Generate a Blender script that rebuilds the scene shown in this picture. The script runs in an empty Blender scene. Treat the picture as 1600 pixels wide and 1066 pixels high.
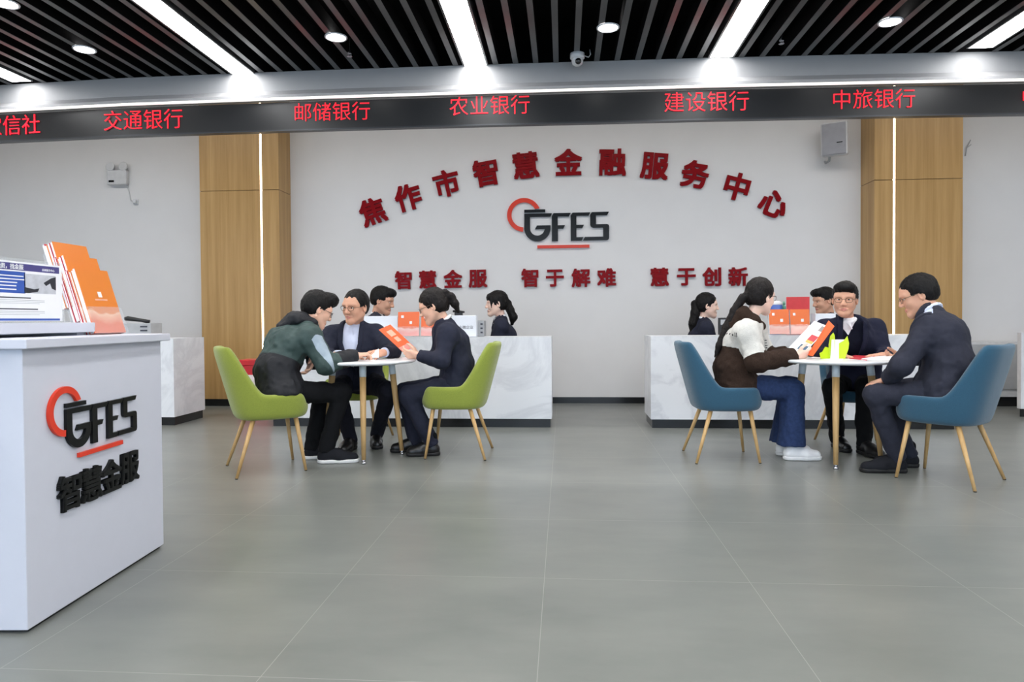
import bpy, bmesh, math, random
import numpy as np
from mathutils import Vector, Matrix
random.seed(7)
SC = bpy.context.scene
COL = SC.collection
V = lambda *a: np.array(a, dtype=float)
def nrm(v):
    v = np.asarray(v, float); return v / max(1e-9, np.linalg.norm(v))

# ---------------------------------------------------------------- camera
FPX = 1066.7                       # 24 mm lens on a 1600 px wide frame
HC = 1.03
TH = math.atan(80 / FPX); PIT = math.radians(1.0); ROLL = 0.007
f0 = V(-math.sin(TH), math.cos(TH), 0); h0 = V(math.cos(TH), math.sin(TH), 0); u0 = V(0, 0, 1)
CF = math.cos(PIT) * f0 - math.sin(PIT) * u0
up_ = math.cos(PIT) * u0 + math.sin(PIT) * f0
CR = nrm(h0 - ROLL * up_); CU = nrm(up_ + ROLL * h0)
CP = V(0, 0, HC)
cam_data = bpy.data.cameras.new('camera'); cam = bpy.data.objects.new('camera', cam_data); COL.objects.link(cam)
cam_data.sensor_width = 36.0; cam_data.lens = 36.0 * FPX / 1600
cam_data.shift_y = -0.00925; cam_data.clip_start = 0.05
m = Matrix.Identity(4)
for i in range(3):
    m[i][0] = CR[i]; m[i][1] = CU[i]; m[i][2] = -CF[i]; m[i][3] = CP[i]
cam.matrix_world = m
SC.camera = cam
CY = 518.2
def ray(px, py): return CR * ((px - 800) / FPX) + CU * ((CY - py) / FPX) + CF
def at(px, py, d): return CP + ray(px, py) * d
def atz(px, py, z):
    r = ray(px, py); return CP + r * ((z - CP[2]) / r[2])
def aty(px, py, y):
    r = ray(px, py); return CP + r * ((y - CP[1]) / r[1])
def atx(px, py, x):
    r = ray(px, py); return CP + r * ((x - CP[0]) / r[0])
def camdir(r, d, u=0.0): return nrm(h0 * r + f0 * d + u0 * u)   # direction: right, away, up

# ---------------------------------------------------------------- world, exposure
SC.view_settings.view_transform = 'Standard'
try: SC.view_settings.look = 'None'
except Exception: pass
SC.view_settings.exposure = 0.0
SC.view_settings.gamma = 1.0
SC.view_settings.use_curve_mapping = False
W = bpy.data.worlds.new('world'); SC.world = W; W.use_nodes = True
bg = W.node_tree.nodes['Background']; bg.inputs[0].default_value = (0.62, 0.78, 1.0, 1); bg.inputs[1].default_value = 2.2
LIN_E = 24.0
REAR_FILL_E = 34.0        # added unseen bay light that brightens the back wall
SPOT_E = 24.0      # round downlights
STRIP_E = 7.0
sun_l = bpy.data.lights.new('daylight', 'AREA'); sun_l.shape = 'RECTANGLE'; sun_l.size = 11; sun_l.size_y = 2.6
sun_l.energy = 90; sun_l.color = (0.6, 0.82, 1.0)
sun_o = bpy.data.objects.new('daylight', sun_l); COL.objects.link(sun_o)
sun_o.location = (-1, -4.75, 1.5); sun_o.rotation_euler = (math.radians(90), 0, 0)

# ---------------------------------------------------------------- materials
def lin(c):
    out = []
    for v in c:
        v = v / 255.0
        out.append(v / 12.92 if v <= 0.04045 else ((v + 0.055) / 1.055) ** 2.4)
    return tuple(out) + (1.0,)
MATS = {}
def M(name, c, rough=0.5, spec=0.5, metal=0.0, var=0.06, scale=14.0, bump=0.0, bscale=120.0, emit=0.0, stretch=None, sheen=0.0, alpha=1.0, trans=0.0, coat=0.0, sss=0.0):
    if name in MATS: return MATS[name]
    mt = bpy.data.materials.new(name); mt.use_nodes = True
    nt = mt.node_tree; b = nt.nodes['Principled BSDF']
    b.inputs['Roughness'].default_value = rough; b.inputs['Metallic'].default_value = metal
    b.inputs['Specular IOR Level'].default_value = spec
    tc = nt.nodes.new('ShaderNodeTexCoord'); mp = nt.nodes.new('ShaderNodeMapping')
    nt.links.new(tc.outputs['Object'], mp.inputs[0])
    if stretch: mp.inputs['Scale'].default_value = stretch
    nz = nt.nodes.new('ShaderNodeTexNoise'); nz.inputs['Scale'].default_value = scale; nz.inputs['Detail'].default_value = 4
    nt.links.new(mp.outputs[0], nz.inputs['Vector'])
    rp = nt.nodes.new('ShaderNodeValToRGB')
    L = lin(c)
    rp.color_ramp.elements[0].position = 0.3; rp.color_ramp.elements[1].position = 0.7
    rp.color_ramp.elements[0].color = tuple(x * (1 - var) for x in L[:3]) + (1,)
    rp.color_ramp.elements[1].color = tuple(min(1, x * (1 + var)) for x in L[:3]) + (1,)
    nt.links.new(nz.outputs['Fac'], rp.inputs[0]); nt.links.new(rp.outputs[0], b.inputs['Base Color'])
    if bump > 0:
        n2 = nt.nodes.new('ShaderNodeTexNoise'); n2.inputs['Scale'].default_value = bscale; n2.inputs['Detail'].default_value = 3
        nt.links.new(mp.outputs[0], n2.inputs['Vector'])
        bp = nt.nodes.new('ShaderNodeBump'); bp.inputs['Strength'].default_value = bump; bp.inputs['Distance'].default_value = 0.01
        nt.links.new(n2.outputs['Fac'], bp.inputs['Height']); nt.links.new(bp.outputs[0], b.inputs['Normal'])
    if emit > 0:
        b.inputs['Emission Color'].default_value = L; b.inputs['Emission Strength'].default_value = emit
    if sheen: b.inputs['Sheen Weight'].default_value = sheen
    if trans: b.inputs['Transmission Weight'].default_value = trans
    if coat: b.inputs['Coat Weight'].default_value = coat; b.inputs['Coat Roughness'].default_value = 0.08
    if sss:
        b.inputs['Subsurface Weight'].default_value = sss; b.inputs['Subsurface Radius'].default_value = (0.012, 0.005, 0.003)
    if alpha < 1: b.inputs['Alpha'].default_value = alpha
    MATS[name] = mt
    return mt

def floor_mat():
    mt = bpy.data.materials.new('floor_tile'); mt.use_nodes = True; nt = mt.node_tree; b = nt.nodes['Principled BSDF']
    g = nt.nodes.new('ShaderNodeNewGeometry'); sp = nt.nodes.new('ShaderNodeSeparateXYZ'); nt.links.new(g.outputs['Position'], sp.inputs[0])
    def mth(op, a, bb=None):
        n = nt.nodes.new('ShaderNodeMath'); n.operation = op
        for i, x in enumerate((a, bb)):
            if x is None: continue
            if isinstance(x, (int, float)): n.inputs[i].default_value = x
            else: nt.links.new(x, n.inputs[i])
        return n.outputs[0]
    def seam(o, off):
        fr = mth('FRACT', mth('DIVIDE', mth('SUBTRACT', o, off - 80), 0.8))
        dd = mth('ABSOLUTE', mth('SUBTRACT', fr, 0.5))
        return mth('GREATER_THAN', dd, 0.5 - 0.0017)
    s = mth('MAXIMUM', seam(sp.outputs[0], -0.08), seam(sp.outputs[1], 3.5))
    nz = nt.nodes.new('ShaderNodeTexNoise'); nz.inputs['Scale'].default_value = 1.6; nz.inputs['Detail'].default_value = 8; nz.inputs['Roughness'].default_value = 0.6
    mp = nt.nodes.new('ShaderNodeMapping'); mp.inputs['Scale'].default_value = (1, 2.2, 1)
    nt.links.new(g.outputs['Position'], mp.inputs[0]); nt.links.new(mp.outputs[0], nz.inputs['Vector'])
    rp = nt.nodes.new('ShaderNodeValToRGB'); rp.color_ramp.elements[0].position = 0.3; rp.color_ramp.elements[1].position = 0.7
    rp.color_ramp.elements[0].color = lin((107, 110, 106)); rp.color_ramp.elements[1].color = lin((122, 124, 119))
    nt.links.new(nz.outputs['Fac'], rp.inputs[0])
    mx = nt.nodes.new('ShaderNodeMix'); mx.data_type = 'RGBA'
    nt.links.new(s, mx.inputs[0]); nt.links.new(rp.outputs[0], mx.inputs[6]); mx.inputs[7].default_value = lin((146, 146, 140))
    nt.links.new(mx.outputs[2], b.inputs['Base Color'])
    b.inputs['Roughness'].default_value = 0.3; b.inputs['Specular IOR Level'].default_value = 0.5
    return mt

def wood_mat(name, c1, c2, rough=0.45, sx=9.0, axis=2, spec=0.4):
    mt = bpy.data.materials.new(name); mt.use_nodes = True; nt = mt.node_tree; b = nt.nodes['Principled BSDF']
    tc = nt.nodes.new('ShaderNodeTexCoord'); mp = nt.nodes.new('ShaderNodeMapping')
    s = [sx, sx, sx]; s[axis] = sx * 0.035
    mp.inputs['Scale'].default_value = s
    nt.links.new(tc.outputs['Object'], mp.inputs[0])
    nz = nt.nodes.new('ShaderNodeTexNoise'); nz.inputs['Scale'].default_value = 1.0; nz.inputs['Detail'].default_value = 7; nz.inputs['Roughness'].default_value = 0.65
    nt.links.new(mp.outputs[0], nz.inputs['Vector'])
    rp = nt.nodes.new('ShaderNodeValToRGB'); rp.color_ramp.elements[0].position = 0.32; rp.color_ramp.elements[1].position = 0.68
    rp.color_ramp.elements[0].color = lin(c1); rp.color_ramp.elements[1].color = lin(c2)
    nt.links.new(nz.outputs['Fac'], rp.inputs[0]); nt.links.new(rp.outputs[0], b.inputs['Base Color'])
    b.inputs['Roughness'].default_value = rough; b.inputs['Specular IOR Level'].default_value = spec
    return mt

def marble_mat():
    mt = bpy.data.materials.new('marble'); mt.use_nodes = True; nt = mt.node_tree; b = nt.nodes['Principled BSDF']
    g = nt.nodes.new('ShaderNodeNewGeometry')
    nz = nt.nodes.new('ShaderNodeTexNoise'); nz.inputs['Scale'].default_value = 1.3; nz.inputs['Detail'].default_value = 9; nz.inputs['Roughness'].default_value = 0.62; nz.inputs['Distortion'].default_value = 1.2
    mp = nt.nodes.new('ShaderNodeMapping'); mp.inputs['Rotation'].default_value = (0, 0.7, 0.4)
    nt.links.new(g.outputs['Position'], mp.inputs[0]); nt.links.new(mp.outputs[0], nz.inputs['Vector'])
    ab = nt.nodes.new('ShaderNodeMath'); ab.operation = 'SUBTRACT'; ab.inputs[1].default_value = 0.5; nt.links.new(nz.outputs['Fac'], ab.inputs[0])
    a2 = nt.nodes.new('ShaderNodeMath'); a2.operation = 'ABSOLUTE'; nt.links.new(ab.outputs[0], a2.inputs[0])
    rp = nt.nodes.new('ShaderNodeValToRGB'); rp.color_ramp.elements[0].position = 0.0; rp.color_ramp.elements[1].position = 0.07
    rp.color_ramp.elements[0].color = lin((211, 213, 218)); rp.color_ramp.elements[1].color = lin((226, 228, 232))
    nt.links.new(a2.outputs[0], rp.inputs[0]); nt.links.new(rp.outputs[0], b.inputs['Base Color'])
    b.inputs['Roughness'].default_value = 0.35
    return mt

def brochure_mat(name, top, low, mark, h):
    # cover: plain above, a wavy pale band printed along the foot (object z from 0 to h)
    mt = bpy.data.materials.new(name); mt.use_nodes = True; nt = mt.node_tree; b = nt.nodes['Principled BSDF']
    tc = nt.nodes.new('ShaderNodeTexCoord'); sp = nt.nodes.new('ShaderNodeSeparateXYZ'); nt.links.new(tc.outputs['Object'], sp.inputs[0])
    nz = nt.nodes.new('ShaderNodeTexNoise'); nz.inputs['Scale'].default_value = 9; nt.links.new(tc.outputs['Object'], nz.inputs['Vector'])
    ad = nt.nodes.new('ShaderNodeMath'); ad.operation = 'MULTIPLY_ADD'; ad.inputs[1].default_value = h * 0.35
    nt.links.new(nz.outputs['Fac'], ad.inputs[0]); nt.links.new(sp.outputs[2], ad.inputs[2])
    dv = nt.nodes.new('ShaderNodeMath'); dv.operation = 'DIVIDE'; dv.inputs[1].default_value = h; nt.links.new(ad.outputs[0], dv.inputs[0])
    rp = nt.nodes.new('ShaderNodeValToRGB'); cr = rp.color_ramp
    cr.elements[0].position = 0.3; cr.elements[0].color = lin(low)
    cr.elements[1].position = 0.54; cr.elements[1].color = lin(top)
    e = cr.elements.new(0.47); e.color = lin(mark)
    e = cr.elements.new(0.5); e.color = lin(top)
    nt.links.new(dv.outputs[0], rp.inputs[0]); nt.links.new(rp.outputs[0], b.inputs['Base Color'])
    b.inputs['Roughness'].default_value = 0.35
    return mt

# ---------------------------------------------------------------- object helpers
def tag(o, label=None, cat=None, group=None, kind=None):
    if label: o['label'] = label
    if cat: o['category'] = cat
    if group: o['group'] = group
    if kind: o['kind'] = kind
    return o
def thing(name, label, cat, loc=(0, 0, 0), rz=0.0, group=None):
    o = bpy.data.objects.new(name, None); COL.objects.link(o); o.empty_display_size = 0.05
    o.location = tuple(loc); o.rotation_euler = (0, 0, rz)
    return tag(o, label, cat, group)
def link(name, me, mat=None, parent=None, smooth=False):
    o = bpy.data.objects.new(name, me); COL.objects.link(o)
    if mat is not None:
        for q in (mat if isinstance(mat, (list, tuple)) else [mat]): me.materials.append(q)
    if parent: o.parent = parent
    if smooth:
        me.polygons.foreach_set('use_smooth', [True] * len(me.polygons))
    return o
def bm_obj(name, bm, mat, parent=None, smooth=False, bevel=0.0, auto=True):
    bmesh.ops.recalc_face_normals(bm, faces=bm.faces)
    me = bpy.data.meshes.new(name); bm.to_mesh(me); bm.free()
    o = link(name, me, mat, parent, smooth)
    if bevel:
        md = o.modifiers.new('bevel', 'BEVEL'); md.width = bevel; md.segments = 2; md.limit_method = 'ANGLE'
    return o
def box(bm, lo, hi, mi=0, mtx=None):
    x0, y0, z0 = lo; x1, y1, z1 = hi
    vs = [bm.verts.new(p) for p in ((x0, y0, z0), (x1, y0, z0), (x1, y1, z0), (x0, y1, z0), (x0, y0, z1), (x1, y0, z1), (x1, y1, z1), (x0, y1, z1))]
    if mtx is not None:
        for v in vs: v.co = mtx @ v.co
    for q in ((3, 2, 1, 0), (4, 5, 6, 7), (0, 1, 5, 4), (1, 2, 6, 5), (2, 3, 7, 6), (3, 0, 4, 7)):
        f = bm.faces.new([vs[i] for i in q]); f.material_index = mi
    return vs
def boxo(name, lo, hi, mat, parent=None, bevel=0.0, mtx=None):
    bm = bmesh.new(); box(bm, lo, hi, 0, mtx); return bm_obj(name, bm, mat, parent, bevel=bevel)
def prism(bm, pts, z0, z1, mtx=None):
    # polygon in x,z extruded along -y from z0 to z1
    a = [bm.verts.new((p[0], -z0, p[1])) for p in pts]; b = [bm.verts.new((p[0], -z1, p[1])) for p in pts]
    if mtx is not None:
        for v in a + b: v.co = mtx @ v.co
    bm.faces.new(a); bm.faces.new(b)
    n = len(pts)
    for i in range(n): bm.faces.new((a[i], a[(i + 1) % n], b[(i + 1) % n], b[i]))
def tube(bm, pts, rad, seg=8, closed=False, cap=True):
    pts = [Vector(p) for p in pts]; n = len(pts)
    rads = rad if isinstance(rad, (list, tuple)) else [rad] * n
    rings = []; ref = None
    for i in range(n):
        if closed: t = pts[(i + 1) % n] - pts[i - 1]
        else: t = pts[min(i + 1, n - 1)] - pts[max(i - 1, 0)]
        t.normalize()
        if ref is None:
            ref = Vector((0, 0, 1)) if abs(t.z) < 0.9 else Vector((1, 0, 0))
        a = t.cross(ref)
        if a.length < 1e-4: a = t.cross(Vector((0, 1, 0)))
        a.normalize(); b = a.cross(t).normalized(); ref = b if abs(b.dot(t)) < 0.9 else ref
        rings.append([bm.verts.new(pts[i] + (a * math.cos(2 * math.pi * k / seg) + b * math.sin(2 * math.pi * k / seg)) * rads[i]) for k in range(seg)])
    for i in range(n if closed else n - 1):
        r0, r1 = rings[i], rings[(i + 1) % n]
        for k in range(seg): bm.faces.new((r0[k], r0[(k + 1) % seg], r1[(k + 1) % seg], r1[k]))
    if not closed and cap:
        bm.faces.new(rings[0]); bm.faces.new(rings[-1])
def lathe(bm, prof, seg=32, mtx=None, cap=True):
    rings = []
    for r, z in prof:
        if r < 1e-6: rings.append([bm.verts.new((0, 0, z))])
        else: rings.append([bm.verts.new((r * math.cos(2 * math.pi * k / seg), r * math.sin(2 * math.pi * k / seg), z)) for k in range(seg)])
    if mtx is not None:
        for rg in rings:
            for v in rg: v.co = mtx @ v.co
    for i in range(len(rings) - 1):
        a, b = rings[i], rings[i + 1]
        for k in range(seg):
            k2 = (k + 1) % seg
            if len(a) == 1 and len(b) == 1: continue
            if len(a) == 1: bm.faces.new((a[0], b[k2], b[k]))
            elif len(b) == 1: bm.faces.new((a[k], a[k2], b[0]))
            else: bm.faces.new((a[k], a[k2], b[k2], b[k]))
    if not cap:
        for k in range(seg): bm.faces.new((rings[-1][k], rings[-1][(k + 1) % seg], rings[0][(k + 1) % seg], rings[0][k]))
        return
    if len(rings[0]) > 1: bm.faces.new(rings[0][::-1])
    if len(rings[-1]) > 1: bm.faces.new(rings[-1])
def copy_tree(o, parent=None):
    c = o.copy(); COL.objects.link(c)
    if parent: c.parent = parent
    for ch in list(o.children): copy_tree(ch, c)
    return c
def text_mesh(s, size, extrude, offset=0.0, spacing=1.0, bold=0.0):
    cu = bpy.data.curves.new('t', 'FONT'); cu.body = s; cu.size = size; cu.extrude = extrude; cu.offset = offset
    cu.align_x = 'CENTER'; cu.align_y = 'CENTER'; cu.resolution_u = 3; cu.space_character = spacing
    o = bpy.data.objects.new('t', cu); COL.objects.link(o)
    bpy.context.view_layer.update()
    dg = bpy.context.evaluated_depsgraph_get()
    me = bpy.data.meshes.new_from_object(o.evaluated_get(dg))
    bpy.data.objects.remove(o); bpy.data.curves.remove(cu)
    if bold:
        bm = bmesh.new(); kz = 0
        for dx in (-bold, 0, bold):
            for dy in (-bold, bold):
                m2 = me.copy(); kz += 1; m2.transform(Matrix.Translation((dx, dy, 0.0004 * kz))); bm.from_mesh(m2); bpy.data.meshes.remove(m2)
        bm.to_mesh(me); bm.free()
    # centre the glyphs on their own bounding box
    n = len(me.vertices)
    co = np.empty(n * 3); me.vertices.foreach_get('co', co); co = co.reshape(-1, 3)
    c = (co.max(0) + co.min(0)) / 2; co -= c
    me.vertices.foreach_set('co', co.ravel()); me.materials.clear()
    return me
def frame(loc, xdir, zdir):
    # matrix whose x is xdir, y is zdir (up on the face) and z points out of the face: for text lying in its own xy plane
    x = nrm(xdir); y = nrm(zdir); z = np.cross(x, y)
    mm = Matrix.Identity(4)
    for i in range(3):
        mm[i][0] = x[i]; mm[i][1] = y[i]; mm[i][2] = z[i]; mm[i][3] = loc[i]
    return mm
# ================================================================ setting
YW = 8.39          # back wall
YS = 5.45          # soffit front
ZC = 3.06          # underside of the slats
m_wall = M('wall_paint', (222, 221, 221), 0.7, 0.3, var=0.015, scale=3)
m_white = M('white_laminate', (222, 224, 230), 0.35, 0.5, var=0.01)
m_black = M('black_metal', (24, 25, 27), 0.35, 0.5)
m_kick = M('black_kick', (20, 21, 23), 0.18, 0.6)
m_dark = M('deck_black_slat_shade', (8, 8, 9), 0.8, 0.1)  # black of the deck; on slat sides it paints in the gap shade
m_oak = wood_mat('oak_veneer', (164, 128, 76), (190, 154, 102), 0.4, 16.0)
m_leg = wood_mat('beech_leg', (176, 140, 88), (206, 170, 118), 0.4, 30.0)
m_marble = marble_mat()
m_glow = M('light_diffuser', (255, 255, 255), 0.5, emit=LIN_E, var=0)
m_spot = M('spot_diffuser', (255, 252, 248), 0.5, emit=SPOT_E, var=0)
m_strip = M('strip_glow', (255, 240, 214), 0.5, emit=STRIP_E, var=0)
m_cove = M('cove_glow', (255, 250, 244), 0.5, emit=1.0, var=0)
m_chrome = M('chrome', (200, 200, 205), 0.2, metal=1.0)
m_grey = M('grey_plastic', (168, 170, 172), 0.45)
m_lgrey = M('light_grey_plastic', (205, 206, 208), 0.45)
XL, XR, YB = -8.8, 7.4, -4.6
tag(boxo('floor', (XL, YB, -0.1), (XR, YW + 0.1, 0), floor_mat()), kind='structure')
tag(boxo('wall_back', (XL, YW, 0), (XR, YW + 0.12, 4.05), m_wall), kind='structure')
tag(boxo('wall_left', (XL - 0.12, YB, 0), (XL, YW, 4.05), m_wall), kind='structure')
tag(boxo('wall_right', (XR, YB, 0), (XR + 0.12, YW, 4.05), m_wall), kind='structure')
tag(boxo('baseboard_back', (XL, YW - 0.015, 0), (XR, YW, 0.075), m_kick), kind='structure')
# street front behind the camera: lintel, glass and mullions
bm = bmesh.new(); box(bm, (XL, YB - 0.12, 2.95), (XR, YB, 3.5)); box(bm, (XL, YB - 0.12, 0), (XR, YB, 0.15))
for x in np.linspace(XL, XR - 0.1, 8): box(bm, (x, YB - 0.12, 0.15), (x + 0.1, YB, 2.95))
tag(bm_obj('wall_front', bm, m_wall), kind='structure')
# ceiling: dark deck with baffles under it, shade between them painted on their sides
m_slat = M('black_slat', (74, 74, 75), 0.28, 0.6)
bm = bmesh.new(); box(bm, (XL, YB, 3.4), (XR, YS + 0.16, 3.5), 1); box(bm, (XL, YS + 0.10, 3.98), (XR, YW, 4.05), 2); box(bm, (XL, YS + 0.13, ZC), (XR, YS + 0.16, 3.98), 1)
lights_x = [aty(px, 105, YS)[0] for px in (35, 385, 752, 1138, 1530)]
sp_ = (lights_x[4] - lights_x[0]) / 4.0
lx0 = [lights_x[0] + i * sp_ for i in range(5)]
pitch = sp_ / 12
k = -24
while True:
    x = lx0[0] + k * pitch; k += 1
    if x > XR - 0.1: break
    if x < XL + 0.1: continue
    j = (x - lx0[0]) / sp_
    if abs(j - round(j)) * sp_ < 0.10 and -0.3 < j < 4.3: continue
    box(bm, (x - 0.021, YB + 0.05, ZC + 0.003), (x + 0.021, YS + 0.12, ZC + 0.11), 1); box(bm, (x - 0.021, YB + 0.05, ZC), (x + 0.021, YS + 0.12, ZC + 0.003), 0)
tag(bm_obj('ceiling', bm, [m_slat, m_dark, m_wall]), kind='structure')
# soffit swept along a faintly bowed line
sx_px = [-60, 200, 500, 800, 1100, 1400, 1660]
sy = [133 + 4, 122, 110, 100, 91, 84, 79]
path = []
for px, py in zip(sx_px, sy):
    p = atz(px, py, ZC); path.append((p[0], p[1]))
path = [(XL, path[0][1])] + path + [(XR, path[-1][1])]
def sweep(name, prof, mat, parent=None):
    bm = bmesh.new(); rings = []
    for x, y in path: rings.append([bm.verts.new((x, y + dy, z)) for dy, z in prof])
    n = len(prof)
    for a, b in zip(rings[:-1], rings[1:]):
        for i in range(n): bm.faces.new((a[i], a[(i + 1) % n], b[(i + 1) % n], b[i]))
    bm.faces.new(rings[0]); bm.faces.new(rings[-1])
    return bm_obj(name, bm, mat, parent)
m_soff = M('soffit_paint', (150, 150, 151), 0.5, 0.4, var=0.01)
ZL1 = HC + (ZC - HC) * 0.882   # cove
tag(sweep('trim_1', [(0.0, ZC + 0.002), (0.0, HC + (ZC - HC) * 0.925), (-0.06, HC + (ZC - HC) * 0.90), (-0.06, HC + (ZC - HC) * 0.889), (0.06, HC + (ZC - HC) * 0.889), (0.06, ZC + 0.002)], m_soff), kind='structure')
ZT, ZB = HC + (ZC - HC) * 0.884, HC + (ZC - HC) * 0.762
led = thing('led_sign', 'long black LED ticker sign with red bank names above the counters', 'sign', (0, YS, ZB))
def sweep_rel(name, prof, mat):
    o = sweep(name, prof, mat, led); o.data.transform(Matrix.Translation((0, -YS, -ZB))); return o
sweep_rel('screen', [(0.0, ZT - 0.012), (0.0, ZB + 0.012), (0.045, ZB + 0.012), (0.045, ZT - 0.012)], M('led_panel', (17, 18, 20), 0.35, 0.3, var=0.05, scale=60))
sweep_rel('housing', [(-0.012, ZB + 0.012), (-0.012, ZB), (0.045, ZB), (0.045, ZB + 0.012)], M('led_frame', (44, 46, 50), 0.35, metal=0.5))
tag(sweep('strip_light', [(-0.062, ZT + 0.007), (-0.062, ZT), (-0.02, ZT), (-0.02, ZT + 0.007)], m_cove), 'thin glowing strip light running along the top of the LED ticker', 'light')
m_red_led = M('red_led', (255, 14, 40), 0.6, emit=0.95, var=0)
def path_y(x):
    for (x0, y0), (x1, y1) in zip(path[:-1], path[1:]):
        if x0 <= x <= x1:
            t = (x - x0) / (x1 - x0); return y0 + t * (y1 - y0), (y1 - y0) / (x1 - x0)
    return path[-1][1], 0
def led_text(s, pxs):
    n = len(s)
    c = aty(pxs[0], pxs[2], YS); e = aty(pxs[1], pxs[3], YS)
    y, sl = path_y((c[0] + e[0]) / 2)
    c = aty(pxs[0], pxs[2], y); e = aty(pxs[1], pxs[3], y)
    mid = (c + e) / 2; pit_ = (e[0] - c[0]) / max(1, n - 1)
    me = text_mesh(s, pit_, 0.003, -0.0018)
    me.transform(Matrix.Translation((0, -YS, -ZB)) @ frame(V(mid[0], y - 0.004, mid[2]), V(1, sl, 0), u0))
    link('text', me, m_red_led, led)
led_text('农信社', (-12, 50.6, 197, 194.7))
led_text('交通银行', (176.5, 271.7, 189, 185))
led_text('邮储银行', (474, 565, 177, 172))
led_text('农业银行', (717, 813, 166, 163.5))
led_text('建设银行', (1053, 1155, 160.5, 157))
led_text('中旅银行', (1315, 1416, 156, 153.5))
led_text('中国银行', (1610, 1710, 152, 149.5))

# linear ceiling lights
names = ['leftmost long ceiling light, cut off by the left edge of the photo', 'second long ceiling light from the left, above the word at far left of the ticker',
         'middle long ceiling light, running towards the arched red title', 'long ceiling light to the right of the dome camera', 'rightmost long ceiling light, near the right edge of the photo']
for i, x in enumerate(lx0):
    t = thing('ceiling_light', names[i], 'light', (x, YS - 4, ZC), 0, 'long ceiling lights')
    boxo('diffuser', (-0.085, -5.5, -0.004), (0.085, 3.99, 0.0), m_glow, t)
    bm = bmesh.new(); box(bm, (-0.10, -5.5, -0.006), (-0.085, 3.99, 0.1)); box(bm, (0.085, -5.5, -0.006), (0.10, 3.99, 0.1)); box(bm, (-0.085, -5.5, 0.02), (0.085, 3.99, 0.1))
    bm_obj('housing', bm, m_slat, t)
# unseen lamps added to brighten the wall: one each side, one in the bay
for x, lb in ((lx0[0] - sp_, 'added unseen long ceiling light further left in the hall, past the photo edge'), (lx0[4] + sp_ * 0.93, 'added unseen long ceiling light further right in the hall, past the photo edge')):
    t = thing('ceiling_light', lb, 'light', (x, YS - 4, ZC), 0, 'long ceiling lights')
    boxo('diffuser', (-0.085, -5.5, -0.004), (0.085, 3.9, 0.0), m_glow, t); boxo('housing', (-0.1, -5.5, 0.001), (0.1, 3.9, 0.1), m_slat, t)
t = thing('bay_fill_light', 'added unseen long fill light across the raised ceiling bay behind the LED ticker', 'light', (0, YS + 0.75, 3.98))
boxo('diffuser', (-7.5, -0.06, -0.036), (6.5, 0.06, -0.032), M('bay_fill_diffuser', (255, 252, 248), 0.5, emit=REAR_FILL_E, var=0), t); boxo('housing', (-7.5, -0.075, -0.031), (6.5, 0.075, 0), m_white, t)
# downlights
dl = [((132, 77), 'round downlight at far left of the ceiling'), ((525, 58), 'round downlight between the second and the middle long lights'),
      ((950, 43), 'round downlight above the dome camera'), ((1391, 34), 'round downlight at right of the ceiling'), ((8, 5), 'round downlight cut off at the upper left corner')]
for (px, py), lb in dl:
    p = atz(px, py, ZC - 0.005)
    t = thing('downlight', lb, 'light', p, 0, 'round downlights')
    bm = bmesh.new(); lathe(bm, [(0, -0.004), (0.066, -0.004), (0.066, 0.0), (0, 0.0)], 28); bm_obj('lens', bm, m_spot, t)
    bm = bmesh.new(); lathe(bm, [(0.066, -0.003), (0.068, -0.006), (0.078, -0.006), (0.080, 0.0), (0.068, 0.003)], 28, cap=False); bm_obj('ring', bm, m_white, t)
# security camera
p = atz(902, 84, ZC); p = V(p[0], p[1], ZC)
t = thing('dome_camera', 'small white dome security camera under the slats near the middle long light', 'camera', p)
bm = bmesh.new(); lathe(bm, [(0, 0), (0.055, 0), (0.055, -0.035), (0.045, -0.042), (0, -0.042)], 24); bm_obj('base', bm, m_lgrey, t, True)
bm = bmesh.new(); lathe(bm, [(0, -0.095), (0.02, -0.092), (0.038, -0.078), (0.045, -0.055), (0.04, -0.035), (0, -0.03)], 24); bm_obj('ball', bm, m_lgrey, t, True)
bm = bmesh.new(); lathe(bm, [(0, 0.0), (0.024, 0.0), (0.022, 0.012), (0, 0.016)], 20, Matrix.Translation((0.006, -0.036, -0.07)) @ Matrix.Rotation(math.radians(105), 4, 'X')); bm_obj('lens', bm, m_kick, t, True)
bm = bmesh.new(); tube(bm, [(0.05, 0, -0.015), (0.085, 0, -0.03), (0.1, 0, -0.01), (0.095, 0, 0.03)], 0.004); bm_obj('cable', bm, m_grey, t, True)
for (px, py), lb in (((546, 86), 'tiny metal sprinkler head below the second long ceiling light'), ((1221, 66), 'tiny metal sprinkler head right of the fourth long ceiling light')):
    p = atz(px, py, ZC - 0.03)
    t = thing('sprinkler', lb, 'sprinkler', (p[0], p[1], ZC - 0.03))
    bm = bmesh.new(); lathe(bm, [(0, 0.12), (0.008, 0.12), (0.008, 0.02), (0.016, 0.018), (0.016, 0.01), (0, 0.01)], 12); bm_obj('pipe', bm, m_chrome, t)
    bm = bmesh.new(); lathe(bm, [(0, -0.012), (0.02, -0.012), (0.02, -0.009), (0, -0.009)], 12); tube(bm, [(0.012, 0, 0.012), (0.014, 0, 0), (0.004, 0, -0.01)], 0.002, 6); bm_obj('deflector', bm, m_chrome, t)

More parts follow.
